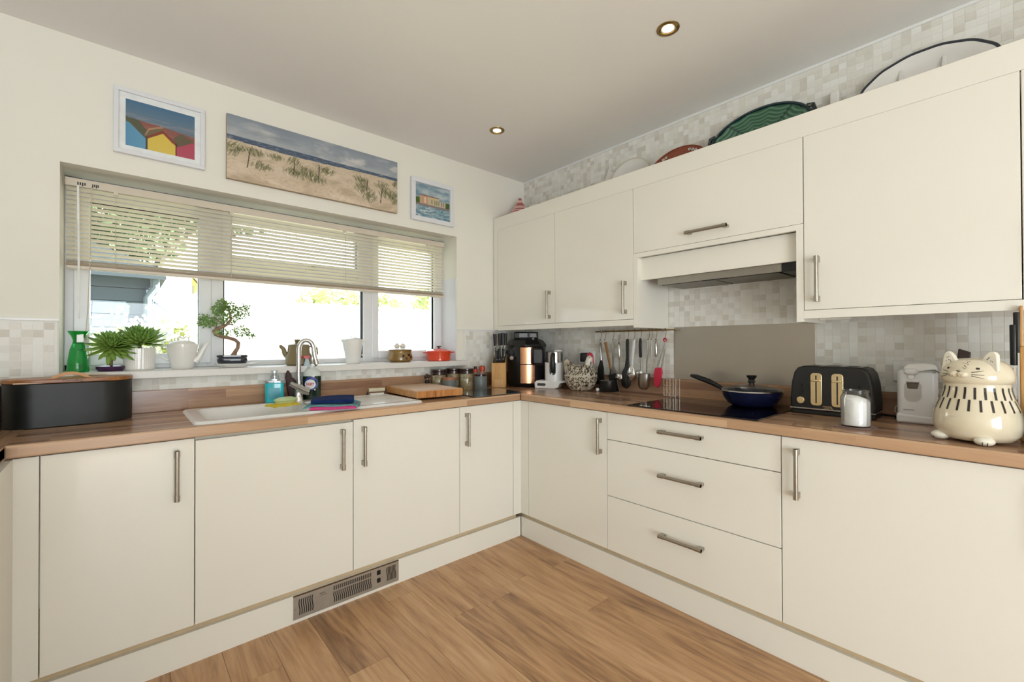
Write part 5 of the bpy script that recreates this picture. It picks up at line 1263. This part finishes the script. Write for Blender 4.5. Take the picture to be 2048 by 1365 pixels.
# red casserole
rc = thing('casserole_dish', 'round red-orange enamel casserole dish at the right end of the sill', 'casserole', (-.800, .045, SZ), -36)
MB().lathe([(0, 0), (.078, 0), (.085, .006), (.088, .060), (.090, .066), (0, .066)], 44).tube([(-.088, -.02, .060), (-.106, -.012, .062), (-.108, 0, .062), (-.106, .012, .062), (-.088, .02, .060)], .005, 8).tube([(.088, -.02, .060), (.106, -.012, .062), (.108, 0, .062), (.106, .012, .062), (.088, .02, .060)], .005, 8).obj('pot_body', M['orange'], rc)
MB().lathe([(.091, .066), (.090, .071), (.06, .083), (.02, .090), (0, .091)], 44).obj('lid', M['orange'], rc)
b = MB().cyl((0, 0, .090), (0, 0, .098), .006, 10)
for k in range(5): a = k * 2 * math.pi / 5; b.ball((.010 * math.cos(a), .010 * math.sin(a), .102), (.008, .008, .005), 10, 6)
b.obj('lid_knob', M['catblack'], rc)

# ------------------------------------------------------------------ dishes on top of the wall cabinets
TZ2 = 2.104
def lean_plate(t, w, h_, depth, m, rimm=None, rimw=.0, tilt=12, n=56, lobes=None):
    """plate standing on its edge leaning back on the wall; local x = width, z = up, -y = towards room"""
    T_ = Matrix.Rotation(math.radians(-tilt), 4, 'X')
    b = MB(); prof = [(0, 0), (.62, 0), (.78, -.35), (.95, -1), (1.0, -1.05), (1.0, -.92), (.80, -.15), (.62, .18), (0, .18)]
    rings = []
    for r_, d in prof:
        if r_ == 0: rings.append([b.b.verts.new((0, d * depth, h_ / 2))]); continue
        ring_ = []
        for k in range(n):
            a = 2 * math.pi * k / n; q = r_ * (lobes(a) if lobes else 1); ring_.append(b.b.verts.new((w/2 * q * math.cos(a), d * depth, h_/2 + h_/2 * q * math.sin(a))))
        rings.append(ring_)
    for a, c in zip(rings, rings[1:]):
        for k in range(n):
            if len(a) == 1: b.b.faces.new((a[0], c[k], c[(k+1) % n]))
            elif len(c) == 1: b.b.faces.new((a[k], a[(k+1) % n], c[0]))
            else: b.b.faces.new((a[k], a[(k+1) % n], c[(k+1) % n], c[k]))
    b.xf(T_); o = b.obj('plate', m, t, smooth=50)
    if rimm:
        pts = [T_ @ Vector((w/2 * (lobes(2*math.pi*k/n) if lobes else 1) * math.cos(2*math.pi*k/n), -depth * 1.0, h_/2 + h_/2 * (lobes(2*math.pi*k/n) if lobes else 1) * math.sin(2*math.pi*k/n))) for k in range(n + 1)]
        MB().tube(pts, rimw, 8, cap=False).obj('rim', rimm, t)
    return o
sl = thing('striped_bowl_lid', 'pink striped ceramic dome with pointed top in the corner above the cabinets', 'ornament', (-.165, -.125, TZ2))
prf = [(r_ * 1.1, z_ * 1.3) for r_, z_ in [(.098, .06), (.094, .075), (.080, .10), (.060, .125), (.045, .140), (.030, .160), (.018, .182), (.012, .188)]]
for k, (a, c) in enumerate(zip([(.110, 0)] + prf, prf)):
    n_ = max(1, int(round((c[1] - a[1]) / .012)))
    for q in range(n_):
        t0, t1 = q / n_, (q + 1) / n_
        MB().lathe([(a[0] + (c[0]-a[0]) * t0, a[1] + (c[1]-a[1]) * t0), (a[0] + (c[0]-a[0]) * t1, a[1] + (c[1]-a[1]) * t1)], 32).obj('stripe', M['pinkstripe'] if (k + q) % 2 else M['pinkdark'], sl)
MB().ball((0, 0, .252), .014, 12, 8).obj('knob', M['pinkdark'], sl)
fd = thing('fish_platter', 'white scalloped platter with a fish tail point above the left cabinets', 'platter', (-.09, -1.055, TZ2), -90)
def fl_(a):
    d = math.degrees(a) % 360; return 1 + .0 * a
lean_plate(fd, .30, .312, .022, M['white'], M['cream'], .0035, 12)
MB().prism([(-.24, .13), (-.205, .25), (-.185, .345), (-.165, .285), (-.125, .265), (-.10, .12)], -.006, .006, 'y').xf(Matrix.Rotation(math.radians(-12), 4, 'X')).obj('tail', M['white'], fd, bevel=.003)
te = thing('terracotta_plate', 'terracotta plate with small white flowers above the cabinets', 'plate', (-.09, -1.383, TZ2), -90)
lean_plate(te, .37, .272, .02, M['terracotta'], M['terracotta'], .004, 12)
T_ = Matrix.Rotation(math.radians(-12), 4, 'X')
for a in (127, 120, 66, 58, 50):
    c = Vector((.16 * math.cos(math.radians(a)), -.0155, .136 + .116 * math.sin(math.radians(a))))
    b = MB()
    for k in range(5): q = k * 2 * math.pi / 5; b.ball(T_ @ (c + Vector((.006 * math.cos(q), -.002, .006 * math.sin(q)))), (.0032, .0014, .0032), 6, 4)
    b.obj('painted_flower', M['white'], te)
gd = thing('green_leaf_dish', 'large dark green ribbed leaf-pattern dish above the hood cabinet', 'dish', (-.09, -1.82, TZ2), -90)
GW, GH = .485, .322
b = MB(); nu, nv = 120, 60; grid = []
for j in range(nv + 1):
    row = []
    for i in range(nu + 1):
        a = 2 * math.pi * i / nu; r_ = j / nv; x = GW/2 * r_ * math.cos(a); z = GH/2 + GH/2 * r_ * math.sin(a)
        dep = -.035 * r_ ** 2.2 + .0025 * math.sin(r_ * 62 + 4 * abs(math.sin(a * 7)))
        row.append(b.b.verts.new((x, dep, z)))
    grid.append(row)
for j in range(nv):
    for i in range(nu):
        try: b.b.faces.new((grid[j][i], grid[j][i+1], grid[j+1][i+1], grid[j+1][i]))
        except Exception: pass
bmesh.ops.remove_doubles(b.b, verts=b.b.verts, dist=1e-5)
b.xf(T_); o = b.obj('dish', M['printcer'], gd, smooth=80)
def gcol(p):
    q = T_.inverted() @ p; x = q.x / (GW/2); z = (q.z - GH/2) / (GH/2); r_ = math.hypot(x, z); a = math.atan2(z, x)
    rib = .5 + .5 * math.sin(r_ * 62 + 4 * abs(math.sin(a * 7))); v_ = abs(math.sin(a * 7))
    c = mixc(hx('2C5540'), hx('6F9A7C'), rib * .8)
    if v_ < .10: c = hx('1B3A30')
    if r_ > .95: c = hx('132A30')
    return c
paintmesh(o.data, gcol)
MB().tube([T_ @ Vector((GW/2 * math.cos(2*math.pi*k/64), -.036, GH/2 + GH/2 * math.sin(2*math.pi*k/64))) for k in range(65)], .0065, 8, cap=False).obj('rim', mat('deep_teal_glaze', '122E36', .12, coat=.5), gd)
for s_, a in ((-1, 158), (1, 22)):
    c = T_ @ Vector((GW/2 * math.cos(math.radians(a)), -.036, GH/2 + GH/2 * math.sin(math.radians(a))))
    MB().tube([c + Vector((-s_ * .01, 0, .02)), c + Vector((s_ * .014, -.002, .014)), c + Vector((s_ * .022, 0, -.012)), c + Vector((s_ * .02, 0, -.045)), c + Vector((s_ * -.0, 0, -.06))], [.010, .011, .009, .009, .007], 8).obj('twig_handle', mat('black_green_glaze', '0E1C20', .12, coat=.5), gd)
wc = tag(MB().box(-.05, -.012, -2.152, -2.116, TZ2, 2.385).obj('white_block', M['white'], None, smooth=0, bevel=.006), 'small white ceramic box top between green dish and rimmed platter', 'box')
rp = thing('rimmed_platter', 'big white platter with dark blue rim above the right cabinet', 'platter', (-.09, -2.44, TZ2), -90)
lean_plate(rp, .43, .314, .03, M['white'], mat('dark_blue_rim', '1E2533', .2, coat=.4), .0055, 12, 96, lambda a: 1 + .006 * math.cos(a * 14))
for x in (-.075, .055): MB().prism([(x - .012, .14), (x + .012, .14), (x + .006, .27), (x - .006, .27)], -.014, -.004, 'y').xf(T_).obj('relief', M['white'], rp, bevel=.003)

# ------------------------------------------------------------------ outside
ground = struct(MB().box(-14, 16, .32, 30, -.5, -.15).obj('ground', mat('patio_and_lawn', '9FA07E', .9, var=.2, nscale=3), smooth=0))
FY = 6.0
fe = thing('garden_fence', 'pale close-boarded garden fence with concrete posts beyond the window', 'fence', (0, FY, -.15))
fm = mat('sunlit_pale_fence', 'F3F1ED', .8, var=.03, nscale=6); pm = mat('concrete_post', 'F0EFEC', .85, var=.05)
bd = MB().box(0, .112, 0, .014, .30, 2.12).obj('board', fm, fe, smooth=0); bmsh = bd.data
bd.location = (-4.2, 0, 0)
x = -4.2 + .121
while x < 6.4:
    o = D.objects.new('board', bmsh); COL.objects.link(o); o.parent = fe; o.location = (x, (int(x * 8.3) % 2) * .006, 0); x += .121
for k in range(6):
    x0 = -4.27 + k * 1.83
    MB().box(x0 - .05, x0 + .05, -.06, .05, 0, 2.22).obj('post', pm, fe, smooth=0, bevel=.006)
    for z in (.75, 1.24, 1.69): MB().box(x0 + .05, x0 + 1.78, -.045, -.0, z, z + .05).obj('rail', fm, fe, smooth=0)
    MB().box(x0 + .05, x0 + 1.78, -.03, .03, 2.12, 2.15).obj('capping', fm, fe, smooth=0)
    MB().box(x0 + .05, x0 + 1.78, -.03, .02, 0, .30).obj('gravel_board', pm, fe, smooth=0)
# side fence in the shade
sf = thing('side_fence', 'blue-grey slatted side fence running away from the shed', 'fence', (-2.30, 3.05, -.15), 82.9)
sm = mat('blue_grey_slats', '3E4C57', .7, var=.1, nscale=9)
for k in range(21): MB().box(.02 + k * .125, .095 + k * .125, -.01, .01, .05, 1.86 - (k % 2) * .03).obj('slat', sm, sf, smooth=0)
for z in (.5, 1.15, 1.68): MB().box(0, 2.65, .01, .04, z, z + .05).obj('rail', sm, sf, smooth=0)
# shed
sh = thing('garden_shed', 'blue-grey timber shed with a felt roof seen through the left pane', 'shed', (-3.15, 3.9, -.15))
shm = mat('blue_grey_cladding', '414E58', .7, var=.06, nscale=4); rfm = mat('dark_felt_roof', '2E383F', .9, var=.15)
for k in range(16): MB().box(-1.35, .86, -.85 - .004 * (k % 2), -.82, .02 + k * .128, .02 + k * .128 + .122).obj('board', shm, sh, smooth=0)
MB().box(-1.35, .86, -.82, .95, 0, 2.06).obj('shed_walls', shm, sh, smooth=0)
MB().prism([(-1.5, 2.04), (.98, 2.04), (.98, 2.12), (-.3, 2.62), (-1.5, 2.15)], -.98, 1.1, 'y').obj('roof', rfm, sh, smooth=0)
MB().box(-1.5, .98, -1.0, -.975, 2.03, 2.13).obj('fascia', mat('slate_blue_fascia', '2A343B', .6), sh, smooth=0)
f = MB().box(-.62, -.18, -.875, -.853, 1.0, 1.75).obj('window', M['upvc'], sh, smooth=0); MB().box(-.59, -.21, -.879, -.874, 1.03, 1.72).obj('pane', mat('dark_pane', '6F8290', .1), f, smooth=0)
MB().tube([(.90, -.92, 2.05), (.90, -.92, 1.95), (.84, -.88, 1.85), (.84, -.88, .1)], .035, 10).obj('downpipe', mat('grey_pipe', '5E6A70', .5), sh)
# houses
hu = thing('yellow_house', 'pale yellow gabled house beyond the fence', 'house', (-.70, 17, 0))
MB().prism([(-.45, 0), (.32, 0), (.32, 3.35), (-.05, 3.85), (-.45, 3.6)], 0, 3, 'y').obj('wall', mat('yellow_render', 'D8C27C', .8), hu, smooth=0)
MB().prism([(-.55, 3.55), (-.05, 3.92), (.40, 3.3), (.40, 3.38), (-.05, 4.02), (-.55, 3.65)], -.2, 3, 'y').obj('roof', mat('yellow_grey_tiles', 'BDAE8A', .8), hu, smooth=0)
for x in (-.16, .04):
    f = MB().box(x, x + .12, -.04, .02, 2.9, 3.4).obj('window', mat('house_window_frame', 'A79B6A', .6), hu, smooth=0); MB().box(x + .02, x + .10, -.05, -.035, 2.93, 3.37).obj('pane', mat('house_pane', '8C8A70', .2), f, smooth=0)
h2 = thing('white_house', 'white rendered house with a pale window beyond the shed', 'house', (-2.2, 11, 0))
MB().box(-2.2, 1.0, 0, 4, 0, 4.2).obj('wall', mat('white_render', 'E9E5DC', .8), h2, smooth=0)
f = MB().box(.25, .62, -.05, .01, 1.9, 2.75).obj('window', mat('pale_window_frame', 'C9C9C3', .5), h2, smooth=0); MB().box(.29, .58, -.06, -.045, 1.94, 2.71).obj('pane', mat('sky_pane', 'AEBFD4', .15), f, smooth=0)
MB().prism([(-2.4, 4.2), (1.2, 4.2), (-.6, 5.4)], -.2, 4.2, 'y').obj('roof', mat('grey_roof', '8C8A86', .8), h2, smooth=0)
# trees, hedges, flowers
def foliage(name, label, cat, loc, clusters, m, L0, L1, trunk=None, seed=1, kind=None):
    rr = random.Random(seed); t = thing(name, label, cat, loc)
    vs, fs = [], []
    for cx, cy, cz, rx, ry, rz, n in clusters:
        for _ in range(n):
            v = Vector((rr.gauss(0, 1), rr.gauss(0, 1), rr.gauss(0, 1))).normalized() * rr.uniform(.35, 1) ** .5
            c = Vector((cx + v.x * rx, cy + v.y * ry, cz + v.z * rz)); L_ = rr.uniform(L0, L1)
            u = Vector((rr.gauss(0, 1), rr.gauss(0, 1), rr.gauss(0, 1))).normalized(); w = u.cross(Vector((rr.gauss(0, 1), rr.gauss(0, 1), rr.gauss(0, 1)))).normalized()
            k = len(vs); vs += [c, c + u * L_ * .5 + w * L_ * .28, c + u * L_, c + u * L_ * .5 - w * L_ * .28]; fs.append((k, k+1, k+2, k+3))
    me = D.meshes.new('foliage'); me.from_pydata(vs, [], fs); tag(mk('foliage', me, m, t, 0), kind='stuff')
    if trunk:
        b = MB()
        for p in trunk: b.tube(p[0], p[1], 8)
        b.obj('trunk', M.setdefault('treebark', mat('tree_bark', '55534A', .9)), t)
    return t
foliage('tree', 'dark leafy tree rising behind the shed', 'tree', (-2.15, 5.35, -.15), [(-.9, .0, 3.2, 1.0, .5, .75, 2600), (.1, 0, 3.55, .8, .5, .5, 1300), (.9, .1, 3.5, .55, .4, .45, 600), (-.2, 0, 2.9, .5, .4, .4, 700)],
        mat('tree_leaf', '48633A', .6, var=.3, nscale=4), .09, .17, [([(-.3, 0, 0), (-.3, 0, 1.6), (-.5, 0, 2.6), (-.8, 0, 3.2)], [.12, .10, .07, .03]), ([(-.3, 0, 1.6), (.1, 0, 2.7), (.7, 0, 3.4)], [.08, .05, .02])], 3)
hm = mat('hedge_leaf', 'CBD59A', .6, var=.3, nscale=3)
foliage('hedge', 'light green hedge above the fence behind the middle pane', 'hedge', (1.35, 6.7, -.15), [(-.5, 0, 2.15, .8, .35, .45, 1600), (.5, 0, 2.1, .7, .35, .4, 1300), (0, 0, 1.2, 1.3, .35, 1.1, 900)], hm, .08, .15, [([(0, 0, 0), (0, 0, 1.5), (.2, 0, 2.2)], [.06, .05, .02])], 5)
foliage('hedge', 'light green hedge above the fence behind the right pane', 'hedge', (4.25, 6.9, -.15), [(-.6, 0, 2.35, .9, .35, .6, 1800), (.6, 0, 2.25, .8, .35, .5, 1500), (0, 0, 1.2, 1.4, .35, 1.1, 900)], hm, .09, .16, [([(0, 0, 0), (0, 0, 1.5), (.2, 0, 2.2)], [.06, .05, .02])], 8)
fl2 = foliage('flowering_shrub', 'shrub with masses of small white flowers just outside the left pane', 'shrub', (-2.44, 1.15, -.15), [(0, 0, 1.36, .30, .16, .13, 1300), (-.20, 0, 1.28, .14, .12, .18, 500), (.15, 0, 1.42, .16, .1, .12, 400), (0, 0, .8, .28, .2, .55, 1000)],
              mat('shrub_leaf', 'B9BF6B', .6, var=.25, nscale=20), .02, .045, [([(0, 0, 0), (0, 0, .9), (.05, 0, 1.2)], [.02, .015, .006])], 11)
rr = random.Random(4)
b = MB()
for _ in range(260):
    b.ball((rr.gauss(0, .17), rr.gauss(-.08, .05), 1.47 + rr.gauss(0, .06)), rr.uniform(.006, .014), 6, 4)
tag(b.obj('blossom', mat('white_blossom', 'F4F0EC', .6), fl2, smooth=60), kind='stuff')
bf = thing('bird_feeder', 'small hanging bird feeder on a curly pole against the fence', 'bird feeder', (.0, 5.88, 2.02))
MB().tube([(-.02, 0, -2.18), (-.02, 0, .10), (.03, 0, .19), (.10, 0, .20), (.15, 0, .15), (.11, 0, .11)], .008, 8).obj('bracket', mat('galvanised_pole', 'D8D8D4', .4), bf)
MB().lathe([(0, .0), (.10, .01), (.10, .03), (0, .09)], 16, (.02, -.07, -.02)).obj('feeder', mat('sun_bleached_wood', 'B58E74', .7), bf)
